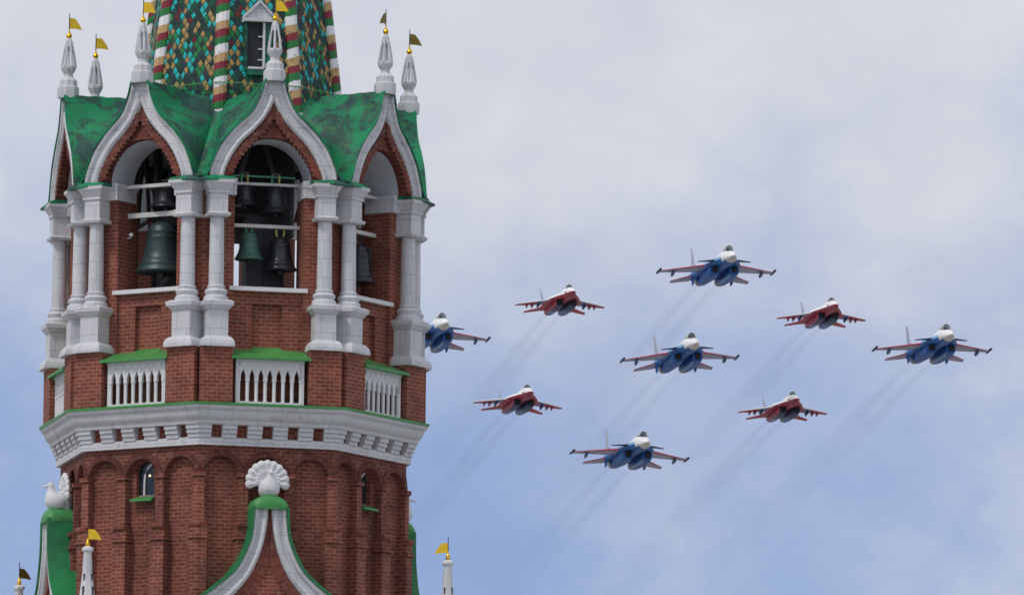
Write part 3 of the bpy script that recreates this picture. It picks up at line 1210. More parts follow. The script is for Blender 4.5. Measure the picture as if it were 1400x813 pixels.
# ------------------------------------------------------------------ bells (each a thing)
def bell(face, u, n, zm, rm, h, m_, label, straps=None, rod=None):
    a = FACES[face]
    ca, sa = math.cos(a), math.sin(a)
    lx, ly = (u * ca + n * sa) * S, (u * sa - n * ca) * S
    cz, sz = math.cos(rz), math.sin(rz)
    e = empty('bell', (_axis.x + lx * cz - ly * sz, _axis.y + lx * sz + ly * cz, Z0 + zm * S), rz + a)
    tag(e, label, 'bell', 'bells hanging in the belfry arches')
    pr = [(.80, 0), (.97, -.005), (1.0, .02), (.965, .07), (.90, .115), (.905, .13), (.86, .15), (.785, .23), (.785, .245), (.755, .26), (.69, .40), (.64, .56), (.615, .66), (.625, .675), (.605, .70), (.585, .76), (.60, .78), (.56, .80), (.53, .86), (.44, .93), (.28, .975), (.12, 1.0)]
    b_ = MB()
    b_.lathe(0, 0, [(r_ * rm, z_ * h) for r_, z_ in pr], 28)
    b_.build('bell_body', M[m_], e, zoff=False)
    b_ = MB()
    b_.tube([(0, 0, h * .3), (0, 0, -h * .02)], [rm * .06, rm * .10], 8)
    b_.ellipsoid((0, 0, -h * .04), (rm * .17,) * 3, 10, 7)
    b_.build('clapper', M['steel_dark'], e, zoff=False)
    hh = rod if rod else 14
    for k, sx in enumerate((-1, 1)):
        b_ = MB()
        b_.tube([(sx * rm * .16, 0, h * .95), (sx * rm * .24, 0, h + 4), (sx * rm * .22, 0, h + hh)], 1.5, 8)
        b_.build('hanger', M[(straps or ('steel_dark', 'steel_dark'))[k]], e, zoff=False)
    b_ = MB()
    b_.box(-rm * .3, rm * .3, -1.6, 1.6, h + hh - 2, h + hh + 1)
    b_.build('hanger_plate', M['steel_dark'], e, zoff=False)


bell(-1, 2, 186, 35, 35, 70, 'bronze_green', 'big dark green bronze bell hanging low in the left front arch', rod=9)
bell(-1, 6, 184, 124, 22, 30, 'bronze_dark', 'dark bell up between the two white beams of the left front arch', rod=8)
bell(0, 23, 182, 38, 23, 47, 'bronze_dark', 'dark bell with shiny highlight, lower right of four in the central arch', ('strap_yellow', 'strap_yellow'), 11)
bell(0, -20, 182, 51, 19.5, 38, 'bronze_light', 'pale green verdigris bell, lower left of four in the central arch', ('strap_green', 'strap_green'), 10)
bell(0, 16, 180, 116, 21.5, 38, 'bronze_dark', 'dark bell, upper right of four in the central arch', ('strap_green', 'strap_yellow'), 16)
bell(0, -27, 180, 125, 18, 30, 'bronze_dark', 'dark bell, upper left of four in the central arch', ('strap_green', 'strap_yellow'), 15)
bell(1, 17, 188, 34, 24, 54, 'bronze_dark', 'dark bell half hidden behind a column in the right hand arch', rod=11)

# ------------------------------------------------------------------ lower keel gables and peacocks
LO = [(138, -600), (138, -530), (134, -490), (126, -462), (115, -441), (98, -421), (85, -411), (66, -396), (49, -381), (41, -369), (34, -355), (28, -340), (25.2, -327), (23.4, -310), (22.8, -293)]
LI = [(119, -600), (119, -530), (112, -494), (98, -464), (80, -442), (57, -422), (45, -411), (33, -396.5), (25.5, -386), (17.5, -370), (11.5, -355), (7.5, -340), (4.8, -327), (2.6, -310), (1.6, -293)]
lo_o = smooth_poly(LO, 50)
lo_i = smooth_poly(LI, 50)
NG = 258.0
PROF2 = [(0, NG - 1), (.12, NG + 1), (.3, NG), (.34, NG - 4), (.58, NG - 4), (.62, NG - 1), (.8, NG + .5), (.94, NG - 2), (1.0, NG - 7)]
b = MB()
band(b, lo_o, lo_i, PROF2, NG - 12, False)
band(b, lo_o, lo_i, PROF2, NG - 12, True)
lg = b.build('lower_gable', M['white'], tower)
b = MB()
vs = [(u, -NG + 7.5, z) for u, z in lo_i] + [(-u, -NG + 7.5, z) for u, z in lo_i]
k = len(lo_i)
b.add(vs, [(i, i + 1, k + i + 1, k + i) for i in range(k - 1)], 0)
# ring of bricks set radially below the white moulding
L = 0
for j in range(k - 1):
    (ax, az), (bx, bz) = lo_i[j], lo_i[j + 1]
    dl = math.hypot(bx - ax, bz - az)
    tx, tz = (bx - ax) / dl, (bz - az) / dl
    nx, nz_ = tz, -tx
    if nx > 0: nx, nz_ = -nx, -nz_
    w_ = lambda x: min(15, max(.3, x - .5) / max(.05, abs(nx)))
    wa, wb = w_(ax), w_(bx)
    for sgn in (1, -1):
        vs = [(sgn * ax, -NG + 5, az), (sgn * bx, -NG + 5, bz), (sgn * (bx + nx * wb), -NG + 5, bz + nz_ * wb), (sgn * (ax + nx * wa), -NG + 5, az + nz_ * wa)]
        vv0, vv1 = L * S, (L + dl) * S
        b.add(vs, [(0, 1, 2, 3)], 1, [((0.02, vv0), (0.02, vv1), (.02 + wb * S, vv1), (.02 + wa * S, vv0))])
    L += dl
b.build('gable_brick_field', [M['brick'], M['brick_edge']], lg, fix=False)
b = MB()
for sgn in (1, -1):
    vs = []
    for (u, z) in lo_o:
        vs += [(sgn * (u + 2.2), -NG - 3.5, z + 1.0), (sgn * (u + 2.2), -205, z + 1.0), (sgn * (u - .6), -NG - 3.5, z - .6), (sgn * (u - .6), -NG + 6, z - .6)]
    fs = []
    for j in range(len(lo_o) - 1):
        a = j * 4
        fs += [(a, a + 1, a + 5, a + 4), (a, a + 4, a + 6, a + 2), (a + 2, a + 6, a + 7, a + 3)]
    b.add(vs, fs)
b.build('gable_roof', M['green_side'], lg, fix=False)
b = MB()
cap = [(-25.5, -296), (25.5, -296)] + [(25.5 * math.cos(math.pi * i / 14), -292.5 + 16.5 * math.sin(math.pi * i / 14)) for i in range(15)]
b.prism(cap, 205, NG - 6)
vsr = []
steps = 6
for j in range(steps + 1):
    t = j / steps * math.pi / 2
    sc, nn = math.cos(t), NG - 6 + 11 * math.sin(t)
    vsr.append((sc, nn))
for (s0, n0), (s1, n1) in zip(vsr[:-1], vsr[1:]):
    s1 = max(s1, .05)
    P0 = [(u * (.55 + .45 * s0), -n0, -296 + (z + 296) * (.3 + .7 * s0)) for u, z in cap]
    P1 = [(u * (.55 + .45 * s1), -n1, -296 + (z + 296) * (.3 + .7 * s1)) for u, z in cap]
    kk = len(cap)
    b.add(P0 + P1, [(i, (i + 1) % kk, kk + (i + 1) % kk, kk + i) for i in range(kk)])
b.add([(u * .57, -(NG + 5), -296 + (z + 296) * .335) for u, z in cap], [tuple(range(len(cap)))])
b.build('gable_cap', M['green_cap'], lg, fix=False)
gab = around(lg, (0, -2, 2))
gab[2].scale.y = .962


def peacock(face, label):
    a = FACES[face]
    n = 231 if face == 2 else 240
    ca, sa = math.cos(a), math.sin(a)
    lx, ly = n * sa * S, -n * ca * S
    cz, sz = math.cos(rz), math.sin(rz)
    e = empty('peacock_statue', (_axis.x + lx * cz - ly * sz, _axis.y + lx * sz + ly * cz, Z0 - 279 * S), rz + a)
    tag(e, label, 'statue', 'white peacock statues on the lower gables')
    b_ = MB()
    # body, breast, neck and head as one lofted shape in the plane (forward -y, up z)
    sec = [(0, 0, 6, 9), (-2, 3.5, 12, 13.5), (-4, 9, 14.5, 16), (-5.5, 15, 14.5, 15), (-8, 20.5, 11.5, 11.5), (-10.5, 24.5, 7.5, 8), (-11.5, 28, 5, 5.6), (-12, 31, 4.4, 5), (-12.5, 34, 4.4, 5.2), (-12.5, 37, 3.2, 3.8), (-12, 39, .5, .6)]
    seg_ = 16
    vs_, fs_ = [], []
    for (y, z, w, d) in sec:
        for i in range(seg_):
            t = 2 * math.pi * i / seg_
            vs_.append((w * math.cos(t), y + d * math.sin(t), z))
    for j in range(len(sec) - 1):
        for i in range(seg_):
            i2 = (i + 1) % seg_
            fs_.append((j * seg_ + i, j * seg_ + i2, (j + 1) * seg_ + i2, (j + 1) * seg_ + i))
    fs_.append(tuple(range(seg_)))
    fs_.append(tuple(range((len(sec) - 1) * seg_, len(sec) * seg_)))
    b_.add(vs_, fs_)
    b_.tube([(0, -15, 34), (0, -21, 32.5), (0, -25, 31.5)], [2.4, 1.6, .5], 8)     # beak
    b_.tube([(0, -11, 38), (1, -9, 43)], [.8, 1.2], 6)
    b_.build('peacock_body', M['white_clean'], e, zoff=False)
    t_ = MB()
    nfe = 11
    for k_ in range(nfe):
        an = R(-97 + 194 * k_ / (nfe - 1))
        dx, dz = math.sin(an), math.cos(an)
        L_ = 24.5
        zc = 22.0
        y0 = 7.0
        t_.tube([(dx * 3, y0 + 1, zc + dz * 3), (dx * 12, y0 + .5, zc + dz * 12), (dx * L_, y0, zc + dz * L_)], [2.6, 3.6, 4.6], 8)
        t_.ellipsoid((dx * L_, y0 - .5, zc + dz * L_), (6.3, 3.6, 6.3), 12, 8)
        t_.ellipsoid((dx * L_, y0 - 3.4, zc + dz * L_), (2.6, 1.6, 2.6), 8, 6)
        if k_ < nfe - 1:
            an2 = R(-97 + 194 * (k_ + .5) / (nfe - 1))
            t_.ellipsoid((math.sin(an2) * 15, y0 - 1.5, zc + math.cos(an2) * 15), (3.6, 2.6, 3.6), 10, 6)
    t_.tube([(0, y0, 0), (0, y0, 24)], [9, 12], 12)
    t_.build('peacock_tail', M['white_clean'], e, zoff=False)


peacock(0, 'white peacock statue with fanned tail on the green cap of the central lower gable')
peacock(-2, 'white peacock statue in profile on the green gable left of the tower')
peacock(2, 'white peacock statue mostly hidden behind the right edge of the brick tower')

# --- corner pinnacles of the square storey -----------------------------------------
def pinnacle(face, ang, zt_):
    a = FACES[face]
    n = 350
    p_ = MB()
    sq = 8
    prof_ = [(17, zt_ - 250), (15.5, zt_ - 170), (11.6, zt_ - 76), (9.6, zt_ - 60), (6.4, zt_ - 30), (6.8, zt_ - 29), (5.4, zt_ - 8), (5.8, zt_ - 7), (7.6, zt_ - 5.5), (8.2, zt_ - 3.5), (7.6, zt_ - 1.5), (5, zt_), (3.4, zt_ + .6)]
    p_.lathe(0, n, prof_, sq, ph=R(22.5))
    po = p_.build('corner_pinnacle', M['white_clean'], tower)
    for z, h, w in ((zt_ - 46, 9, 2.2), (zt_ - 68, 14, 2.8), (zt_ - 92, 14, 3.2)):
        for k_ in range(8):
            # slit windows in the eight sides, dark boxes painted as shade in the holes
            rr = interp([(zt_ - 170, 15.5), (zt_ - 76, 11.6), (zt_ - 60, 9.6), (zt_ - 30, 6.4)], z + h / 2) * math.cos(R(22.5))
            if k_ % 2:
                continue
            s_ = MB()
            s_.box(-w / 2, w / 2, rr - 1.0, rr + .75, z, z + h)
            t = 2 * math.pi * k_ / 8
            ct, st = math.cos(t), math.sin(t)
            s_.v = [(x * ct - y * st, x * st + y * ct - n, zz_) for x, y, zz_ in s_.v]
            s_.build('slit_window', M['dark'], po)
    g_ = MB()
    g_.lathe(0, n, [(3, zt_), (3.2, zt_ + 4), (2.4, zt_ + 5), (2.6, zt_ + 7), (1, zt_ + 8)], 8)
    g_.build('vane_socket', M['gold'], po)
    vane(po, 0, n, zt_ + 6, 19, 13.5, 27, ang - a, 2.6, 1.5, 'vane_shaded' if face == -3 else 'vane_gold')
    po.rotation_euler.z = a


pinnacle(-1, R(-10), -355)
pinnacle(1, R(170), -355)
pinnacle(-3, R(35), -355)

# --- storeys below the frame --------------------------------------------------------
b = MB()
ca = FACES[0]
b.box(-262, 262, -262, 262, -1500, ZB + 6)
b.box(-285, 285, -285, 285, -720, -690)
b.box(-470, 470, -470, 470, -Z0 / S, -1500)
lw = b.build('square_storey', M['brick'], tower)
lw.rotation_euler.z = ca
b = MB()
b.box(-255, 255, -258, 258, ZB + 5.5, ZB + 9)
lw = b.build('terrace', M['white'], tower)
lw.rotation_euler.z = ca

# ------------------------------------------------------------------ jets
J = {}
J['white'] = paint('jet_white', (.86, .86, .86), .3, var=.03, scale=1)
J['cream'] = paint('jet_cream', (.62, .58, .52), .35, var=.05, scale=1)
J['blue'] = paint('jet_blue', (.002, .100, .37), .5, var=.35, scale=.6, dirt=((.012, .18, .50), .55, .8))
J['fin'] = paint('jet_fin_grey', (.40, .42, .52), .4, var=.25, scale=.9)
J['light_blue'] = paint('jet_light_blue', (.13, .32, .55), .4, var=.2, scale=.8)
J['navy'] = paint('jet_navy', (.010, .028, .11), .45, var=.2)
J['grey'] = paint('jet_wing_grey', (.30, .32, .44), .4, var=.22, scale=.9, dirt=((.17, .24, .42), .55, .75))
J['red'] = paint('jet_red', (.58, .020, .07), .4, var=.12)
J['maroon'] = paint('jet_maroon', (.34, .014, .045), .45, var=.3, scale=.8, dirt=((.50, .15, .18), .58, .8))
J['mig_red'] = paint('jet_scarlet', (.44, .024, .055), .45, var=.18, scale=.8)
J['mig_blue'] = paint('jet_slate_blue', (.07, .15, .42), .42, var=.4, scale=.8, dirt=((.26, .33, .52), .56, .75))
J['burnt'] = paint('burnt_metal', (.34, .24, .23), .45, .35, var=.3, scale=2)
J['black'] = paint('jet_dark', (.006, .008, .014), .6, var=.2)
J['metal'] = paint('nozzle_metal', (.20, .17, .16), .35, .7, var=.3, scale=2)
J['glass'] = paint('canopy_glass', (.05, .075, .10), .06, .1, var=.1)


class JB(MB):
    def loft(s, secs, seg=20, mi=0, power=2.0):
        """secs [(y, cx, cz, half width, half height up, half height down)]"""
        vs, fs = [], []
        for (y, cx, cz, w, hu, hd) in secs:
            for i in range(seg):
                t = 2 * math.pi * i / seg
                c_, s_ = math.cos(t), math.sin(t)
                c2 = math.copysign(abs(c_) ** (2 / power), c_)
                s2 = math.copysign(abs(s_) ** (2 / power), s_)
                vs.append((cx + w * c2, y, cz + (hu if s2 > 0 else hd) * s2))
        for j in range(len(secs) - 1):
            for i in range(seg):
                i2 = (i + 1) % seg
                fs.append((j * seg + i, j * seg + i2, (j + 1) * seg + i2, (j + 1) * seg + i))
        fs.append(tuple(range(seg)))
        o_ = (len(secs) - 1) * seg
        fs.append(tuple(range(o_, o_ + seg)))
        s.add(vs, fs, mi)

    def panel(s, root, tip, z_r, z_t, th_r, th_t, chord, mats_low, mats_up, span=(0, .5, 1), vertical=False):
        """tapered lifting surface. root/tip = (x, y_le, y_te); chord stations and a material for each strip
        (mats_low may be a function of (span index, strip index))"""
        nc = len(chord)
        def prof(c_):
            return math.sin(math.pi * min(1, c_ ** .62)) if 0 < c_ < 1 else 0.0
        up, lo = [], []
        vs = []
        for t in span:
            x = root[0] + (tip[0] - root[0]) * t
            yl = root[1] + (tip[1] - root[1]) * t
            yt = root[2] + (tip[2] - root[2]) * t
            z = z_r + (z_t - z_r) * t
            th = th_r + (th_t - th_r) * t
            for sgn in (1, -1):
                for c_ in chord:
                    y = yl + (yt - yl) * c_
                    h = sgn * (prof(c_) * th * .5 + .012)
                    vs.append((x + h, y, z) if vertical else (x, y, z + h))
        k_ = 2 * nc
        for i in range(len(span) - 1):
            for j in range(nc - 1):
                a = i * k_ + j
                s.add([vs[a], vs[a + 1], vs[a + k_ + 1], vs[a + k_]], [(0, 1, 2, 3)], mats_up(i, j))
                a += nc
                s.add([vs[a], vs[a + 1], vs[a + k_ + 1], vs[a + k_]], [(0, 1, 2, 3)], mats_low(i, j))
            for j, m_ in ((0, mats_low(i, 0)), (nc - 1, mats_low(i, nc - 2))):
                a, b_ = i * k_ + j, i * k_ + nc + j
                s.add([vs[a], vs[b_], vs[b_ + k_], vs[a + k_]], [(0, 1, 2, 3)], m_)
        for i in (0, len(span) - 1):
            ring = [i * k_ + j for j in range(nc)] + [i * k_ + nc + j for j in range(nc - 1, -1, -1)]
            s.add([vs[q] for q in ring], [tuple(range(len(ring)))], mats_low(min(i, len(span) - 2), 0))


def jb(b_, name, mats, parent, weld=True):
    o_ = b_.build(name, mats, parent, px=False, smooth=True, fix=False)
    if weld:
        bm = bmesh.new()
        bm.from_mesh(o_.data)
        bmesh.ops.remove_doubles(bm, verts=bm.verts, dist=.0005)
        bmesh.ops.recalc_face_normals(bm, faces=bm.faces)
        bm.to_mesh(o_.data)
        bm.free()
        o_.data.set_sharp_from_angle(angle=R(35))
    return o_


def recolor(o_, fn):
    for p in o_.data.polygons:
        p.material_index = fn(p.center, p.normal)


def slab(b_, pts, z0, z1, inset=.25, mi_lo=0, mi_up=1):
    """flat lifting body with a thin edge: plan polygon pts (x,y)"""
    k_ = len(pts)
    cx = sum(p[0] for p in pts) / k_
    cy = sum(p[1] for p in pts) / k_
    zm = (z0 + z1) / 2
    def ins(p):
        d = Vector((cx - p[0], cy - p[1]))
        d = d.normalized() * min(inset, d.length * .5)
        return (p[0] + d.x, p[1] + d.y)
    lo_ = [(*ins(p), z0) for p in pts]
    mi_ = [(*p, zm) for p in pts]
    up_ = [(*ins(p), z1) for p in pts]
    b_.add(lo_ + mi_, [(i, (i + 1) % k_, k_ + (i + 1) % k_, k_ + i) for i in range(k_)] + [tuple(range(k_))], mi_lo)
    b_.add(mi_ + up_, [(i, (i + 1) % k_, k_ + (i + 1) % k_, k_ + i) for i in range(k_)] + [tuple(range(k_, 2 * k_))], mi_up)


def make_su():
    root = empty('fighter_jet', (0, 0, 0))
    b_ = JB()
    b_.loft([(10.75, 0, -.10, .02, .02, .02), (10.45, 0, -.08, .17, .17, .17), (9.9, 0, -.05, .37, .37, .36), (9.1, 0, .0, .57, .58, .55), (8.1, 0, .08, .76, .78, .72), (6.9, 0, .2, .90, .95, .86), (5.4, 0, .32, .98, 1.05, .95),
             (3.6, 0, .42, 1.0, 1.1, .95), (1.5, 0, .45, .98, 1.0, .85), (-1.5, 0, .40, .9, .8, .7), (-5, 0, .30, .75, .55, .55), (-8, 0, .18, .55, .4, .42), (-10.2, 0, .1, .36, .3, .32), (-11.2, 0, .08, .2, .18, .18)], 24)
    b_.tube([(0, 10.7, -.1), (0, 11.6, -.14)], [.03, .015], 6)
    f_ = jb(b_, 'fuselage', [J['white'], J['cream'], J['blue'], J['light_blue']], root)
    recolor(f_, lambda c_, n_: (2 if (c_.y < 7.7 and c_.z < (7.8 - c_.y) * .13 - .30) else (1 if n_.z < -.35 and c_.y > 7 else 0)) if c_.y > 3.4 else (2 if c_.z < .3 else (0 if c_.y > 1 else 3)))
    b_ = JB()
    pts = [(.5, 7.0), (.95, 6.2), (1.35, 4.6), (1.75, 3.4), (2.1, 2.2), (2.25, 1.2), (2.35, -4.6), (2.75, -5.6), (2.75, -9.2), (2.2, -9.5), (1.9, -8.6)]
    slab(b_, pts + [(-x, y) for x, y in pts[::-1]], -.22, .52, .35, 0, 1)
    jb(b_, 'wing_root_body', [J['blue'], J['light_blue']], root)
    b_ = JB()
    b_.loft([(7.9, 0, .98, .05, .04, .05), (7.3, 0, 1.02, .38, .42, .1), (6.6, 0, 1.08, .52, .72, .1), (5.8, 0, 1.15, .55, .82, .1), (4.6, 0, 1.2, .55, .78, .1), (3.6, 0, 1.25, .48, .52, .1), (2.6, 0, 1.28, .3, .2, .1), (2.2, 0, 1.28, .05, .04, .05)], 18)
    cn = jb(b_, 'canopy', [J['glass']], root)
    b_ = JB()
    for y, w, z in ((6.75, .52, .70), (5.1, .57, .84), (3.7, .50, .60)):
        pts = [(w * math.cos(math.pi * i / 12), y, 1.1 + z * math.sin(math.pi * i / 12)) for i in range(13)]
        b_.tube(pts, .055, 6)
    jb(b_, 'canopy_frame', [J['white']], cn)
    b_ = JB()
    b_.tube([(.35, 7.8, .95), (.38, 7.85, 1.2)], .14, 8)
    jb(b_, 'infrared_sensor', [J['glass']], root)
    for sx in (-1, 1):
        b_ = JB()
        lowm = lambda i, j: 1 if j in (0, 4) else 0
        b_.panel((sx * 2.1, 1.4, -4.4), (sx * 7.05, -3.45, -5.0), .14, .12, .42, .10, (0, .06, .3, .6, .93, 1), lowm, lambda i, j: 2 if j else 1, (0, .33, .66, .93, 1))
        wg = jb(b_, 'wing', [J['grey'], J['red'], J['light_blue']], root)
        b_ = JB()
        b_.tube([(sx * 7.2, -1.75, .12), (sx * 7.2, -2.2, .12), (sx * 7.2, -5.0, .12), (sx * 7.2, -5.9, .12)], [.03, .16, .16, .08], 8)
        b_.tube([(sx * 7.12, -2.9, .1), (sx * 7.12, -5.0, .1)], [.1, .1], 6)
        jb(b_, 'wingtip_rail', [J['navy']], wg)
        b_ = JB()
        x = sx * 5.55
        b_.loft([(-1.7, x, -.28, .03, .10, .03), (-2.3, x, -.25, .09, .25, .30), (-4.0, x, -.25, .09, .25, .34), (-4.9, x, -.22, .03, .15, .1)], 8, power=4)
        jb(b_, 'pylon', [J['navy']], wg)
        b_ = JB()
        cx = sx * 1.24
        b_.loft([(2.9, cx, -.62, .60, .46, .62), (2.2, cx, -.66, .64, .52, .70), (.5, cx, -.70, .68, .62, .74), (-2, cx, -.66, .72, .7, .72), (-4.5, cx, -.52, .72, .72, .70), (-6.9, cx, -.38, .70, .68, .68), (-7.0, cx, -.38, .70, .68, .68), (-8.6, cx, -.30, .66, .64, .64)], 22, power=3.2)
        nc = jb(b_, 'engine_nacelle', [J['blue'], J['burnt'], J['light_blue']], root)
        recolor(nc, lambda c_, n_: 1 if c_.y < -7 else (2 if (-.85 < n_.x * sx < -.35 and n_.z < 0 and -6 < c_.y < 2.5) else 0))
        b_ = JB()
        b_.loft([(2.96, cx - .04, -.60, .36, .34, .44), (2.85, cx - .04, -.60, .36, .34, .44)], 20, power=4)
        jb(b_, 'air_intake', [J['black']], nc)
        b_ = JB()
        b_.loft([(-8.55, cx, -.30, .65, .63, .63), (-9.3, cx, -.28, .6, .6, .6), (-10.2, cx, -.26, .46, .46, .46)], 18)
        jb(b_, 'exhaust_nozzle', [J['metal']], nc)
        b_ = JB()
        b_.panel((sx * 2.6, -6.0, -9.1), (sx * 4.95, -8.9, -10.1), .05, .02, .2, .06, (0, .12, .5, .85, 1), lambda i, j: 1 if j in (0, 3) else 0, lambda i, j: 2)
        b_.v = [(x, y, z - max(0, -6.0 - y) * .10) for x, y, z in b_.v]
        jb(b_, 'tailplane', [J['grey'], J['red'], J['light_blue']], root)
        b_ = JB()
        b_.panel((0, 0, 0), (0, 0, 0), 0, 0, 0, 0, (0, 1), lambda i, j: 0, lambda i, j: 0) if False else None
        zs_ = [(.3, -4.6, -8.2), (1.2, -5.6, -8.5), (3.55, -7.7, -9.1), (3.75, -8.0, -9.1)]
        sec = []
        for (z, yl, yt) in zs_:
            sec.append([(sx * 2.35 + w, y, z) for w, y in ((0, yl), (.10, yl - .5), (.10, yt + .6), (0, yt), (-.10, yt + .6), (-.10, yl - .5))])
        vs = [p for r_ in sec for p in r_]
        fs = [(j * 6 + i, j * 6 + (i + 1) % 6, (j + 1) * 6 + (i + 1) % 6, (j + 1) * 6 + i) for j in range(3) for i in range(6)] + [(18, 19, 20, 21, 22, 23), (0, 1, 2, 3, 4, 5)]
        b_.add(vs, fs)
        fn = jb(b_, 'tail_fin', [J['fin'], J['blue'], J['red']], root)
        recolor(fn, lambda c_, n_: 1 if c_.z < .8 else 0)
        b_ = JB()
        x = sx * 2.42
        vs = [(x + w, y, z) for w in (-.05, .05) for y, z in ((-5.4, -.1), (-6.3, -1.05), (-7.7, -1.05), (-8.2, -.1))]
        b_.add(vs, [(0, 1, 2, 3), (7, 6, 5, 4), (0, 4, 5, 1), (1, 5, 6, 2), (2, 6, 7, 3), (3, 7, 4, 0)])
        jb(b_, 'ventral_fin', [J['blue']], root)
        b_ = JB()
        b_.panel((sx * 1.5, 4.7, 2.9), (sx * 3.3, 3.0, 2.35), .30, .34, .12, .05, (0, .2, .6, 1), lambda i, j: 0, lambda i, j: 0)
        jb(b_, 'canard', [J['navy']], root)
    return root


def make_mig():
    root = empty('fighter_jet', (0, 0, 0))
    b_ = JB()
    b_.loft([(8.35, 0, -.05, .02, .02, .02), (8.05, 0, -.03, .17, .17, .17), (7.5, 0, .0, .36, .36, .36), (6.8, 0, .06, .52, .54, .52), (5.9, 0, .12, .64, .70, .66), (4.6, 0, .22, .72, .85, .74), (3.0, 0, .32, .76, .88, .72),
             (1.0, 0, .36, .76, .8, .62), (-1.5, 0, .32, .7, .66, .5), (-4.5, 0, .22, .56, .46, .4), (-6.6, 0, .14, .42, .32, .3), (-7.6, 0, .1, .22, .2, .2)], 24)
    b_.tube([(0, 8.3, -.05), (0, 9.2, -.09)], [.03, .012], 6)
    f_ = jb(b_, 'fuselage', [J['white'], J['maroon'], J['mig_blue']], root)
    recolor(f_, lambda c_, n_: 1 if c_.z < (.02 if c_.y > 5.5 else .28) and n_.z < .35 else 0)
    b_ = JB()
    pts = [(.45, 5.9), (.75, 5.2), (1.15, 4.0), (1.55, 2.6), (1.8, 1.6), (2.0, .9), (2.05, -3.6), (2.2, -4.4), (2.2, -6.6), (1.75, -7.0), (1.4, -6.2)]
    slab(b_, pts + [(-x, y) for x, y in pts[::-1]], -.20, .40, .28, 0, 1)
    jb(b_, 'wing_root_body', [J['maroon'], J['white']], root)
    b_ = JB()
    b_.loft([(5.6, 0, .82, .04, .03, .04), (5.1, 0, .85, .32, .36, .1), (4.5, 0, .9, .42, .58, .1), (3.8, 0, .95, .44, .62, .1), (3.0, 0, 1.0, .42, .5, .1), (2.2, 0, 1.02, .3, .25, .1), (1.5, 0, 1.02, .05, .04, .05)], 18)
    cn = jb(b_, 'canopy', [J['glass']], root)
    b_ = JB()
    for y, w, z in ((4.65, .43, .56), (3.0, .43, .52)):
        pts = [(w * math.cos(math.pi * i / 12), y, .92 + z * math.sin(math.pi * i / 12)) for i in range(13)]
        b_.tube(pts, .05, 6)
    jb(b_, 'canopy_frame', [J['white']], cn)
    for sx in (-1, 1):
        b_ = JB()
        lowm = lambda i, j: 2 if j == 0 else (1 if i == 1 or (i == 2 and j == 3) else 0)
        b_.panel((sx * 1.9, 1.0, -3.3), (sx * 5.68, -2.3, -3.6), .06, -.12, .34, .08, (0, .06, .32, .66, 1), lowm, lambda i, j: 2, (0, .12, .34, .62, .95, 1))
        wg = jb(b_, 'wing', [J['mig_red'], J['mig_blue'], J['white']], root)
        for x0 in (2.9, 3.65, 4.3):
            b_ = JB()
            x = sx * x0
            big = x0 < 3
            b_.loft([(-.4 - (x0 - 2.9) * .7, x, -.22, .03, .1, .03), (-.9 - (x0 - 2.9) * .7, x, -.2, .08, .2, .32), (-2.6, x, -.2, .08, .2, .38), (-3.2, x, -.18, .03, .1, .08)], 8, power=4)
            jb(b_, 'pylon', [J['navy'] if big else J['maroon']], wg)
        b_ = JB()
        cx = sx * .88
        b_.loft([(2.5, cx, -.45, .48, .36, .50), (1.9, cx, -.50, .52, .42, .58), (.4, cx, -.55, .56, .52, .62), (-1.6, cx, -.48, .60, .58, .60), (-3.8, cx, -.36, .60, .58, .58), (-5.6, cx, -.28, .58, .56, .56), (-6.5, cx, -.24, .55, .53, .53)], 22, power=2.8)
        nc = jb(b_, 'engine_nacelle', [J['mig_blue'], J['burnt'], J['maroon'], J['navy']], root)
        recolor(nc, lambda c_, n_: 1 if c_.y < -5.5 else (2 if n_.x * sx > .55 else (3 if c_.y > -1.8 else 0)))
        b_ = JB()
        b_.loft([(2.55, cx, -.46, .40, .28, .42), (2.45, cx, -.46, .40, .28, .42)], 20, power=4)
        jb(b_, 'air_intake', [J['black']], nc)
        b_ = JB()
        b_.loft([(-6.45, cx, -.24, .54, .52, .52), (-7.0, cx, -.22, .5, .5, .5), (-7.7, cx, -.2, .38, .38, .38)], 18)
        jb(b_, 'exhaust_nozzle', [J['metal']], nc)
        b_ = JB()
        b_.panel((sx * 1.95, -4.6, -6.9), (sx * 3.9, -6.8, -7.8), .0, -.12, .18, .06, (0, .1, .5, .85, 1), lambda i, j: 0, lambda i, j: 1)
        b_.v = [(x, y, z - max(0, -4.6 - y) * .06) for x, y, z in b_.v]
        jb(b_, 'tailplane', [J['mig_red'], J['white']], root)
        b_ = JB()
        zs_ = [(.25, -3.0, -5.9), (.9, -4.2, -6.2), (2.3, -5.5, -6.7), (2.5, -5.8, -6.7)]
        sec = []
        for (z, yl, yt) in zs_:
            xx = sx * (1.72 + .10 * z)
            sec.append([(xx + w, y, z) for w, y in ((0, yl), (.08, yl - .4), (.08, yt + .5), (0, yt), (-.08, yt + .5), (-.08, yl - .4))])
        vs = [p for r_ in sec for p in r_]
        fs = [(j * 6 + i, j * 6 + (i + 1) % 6, (j + 1) * 6 + (i + 1) % 6, (j + 1) * 6 + i) for j in range(3) for i in range(6)] + [(18, 19, 20, 21, 22, 23), (0, 1, 2, 3, 4, 5)]
        b_.add(vs, fs)
        fn = jb(b_, 'tail_fin', [J['fin'], J['mig_blue']], root)
        recolor(fn, lambda c_, n_: 1 if c_.z < .6 else 0)
    return root


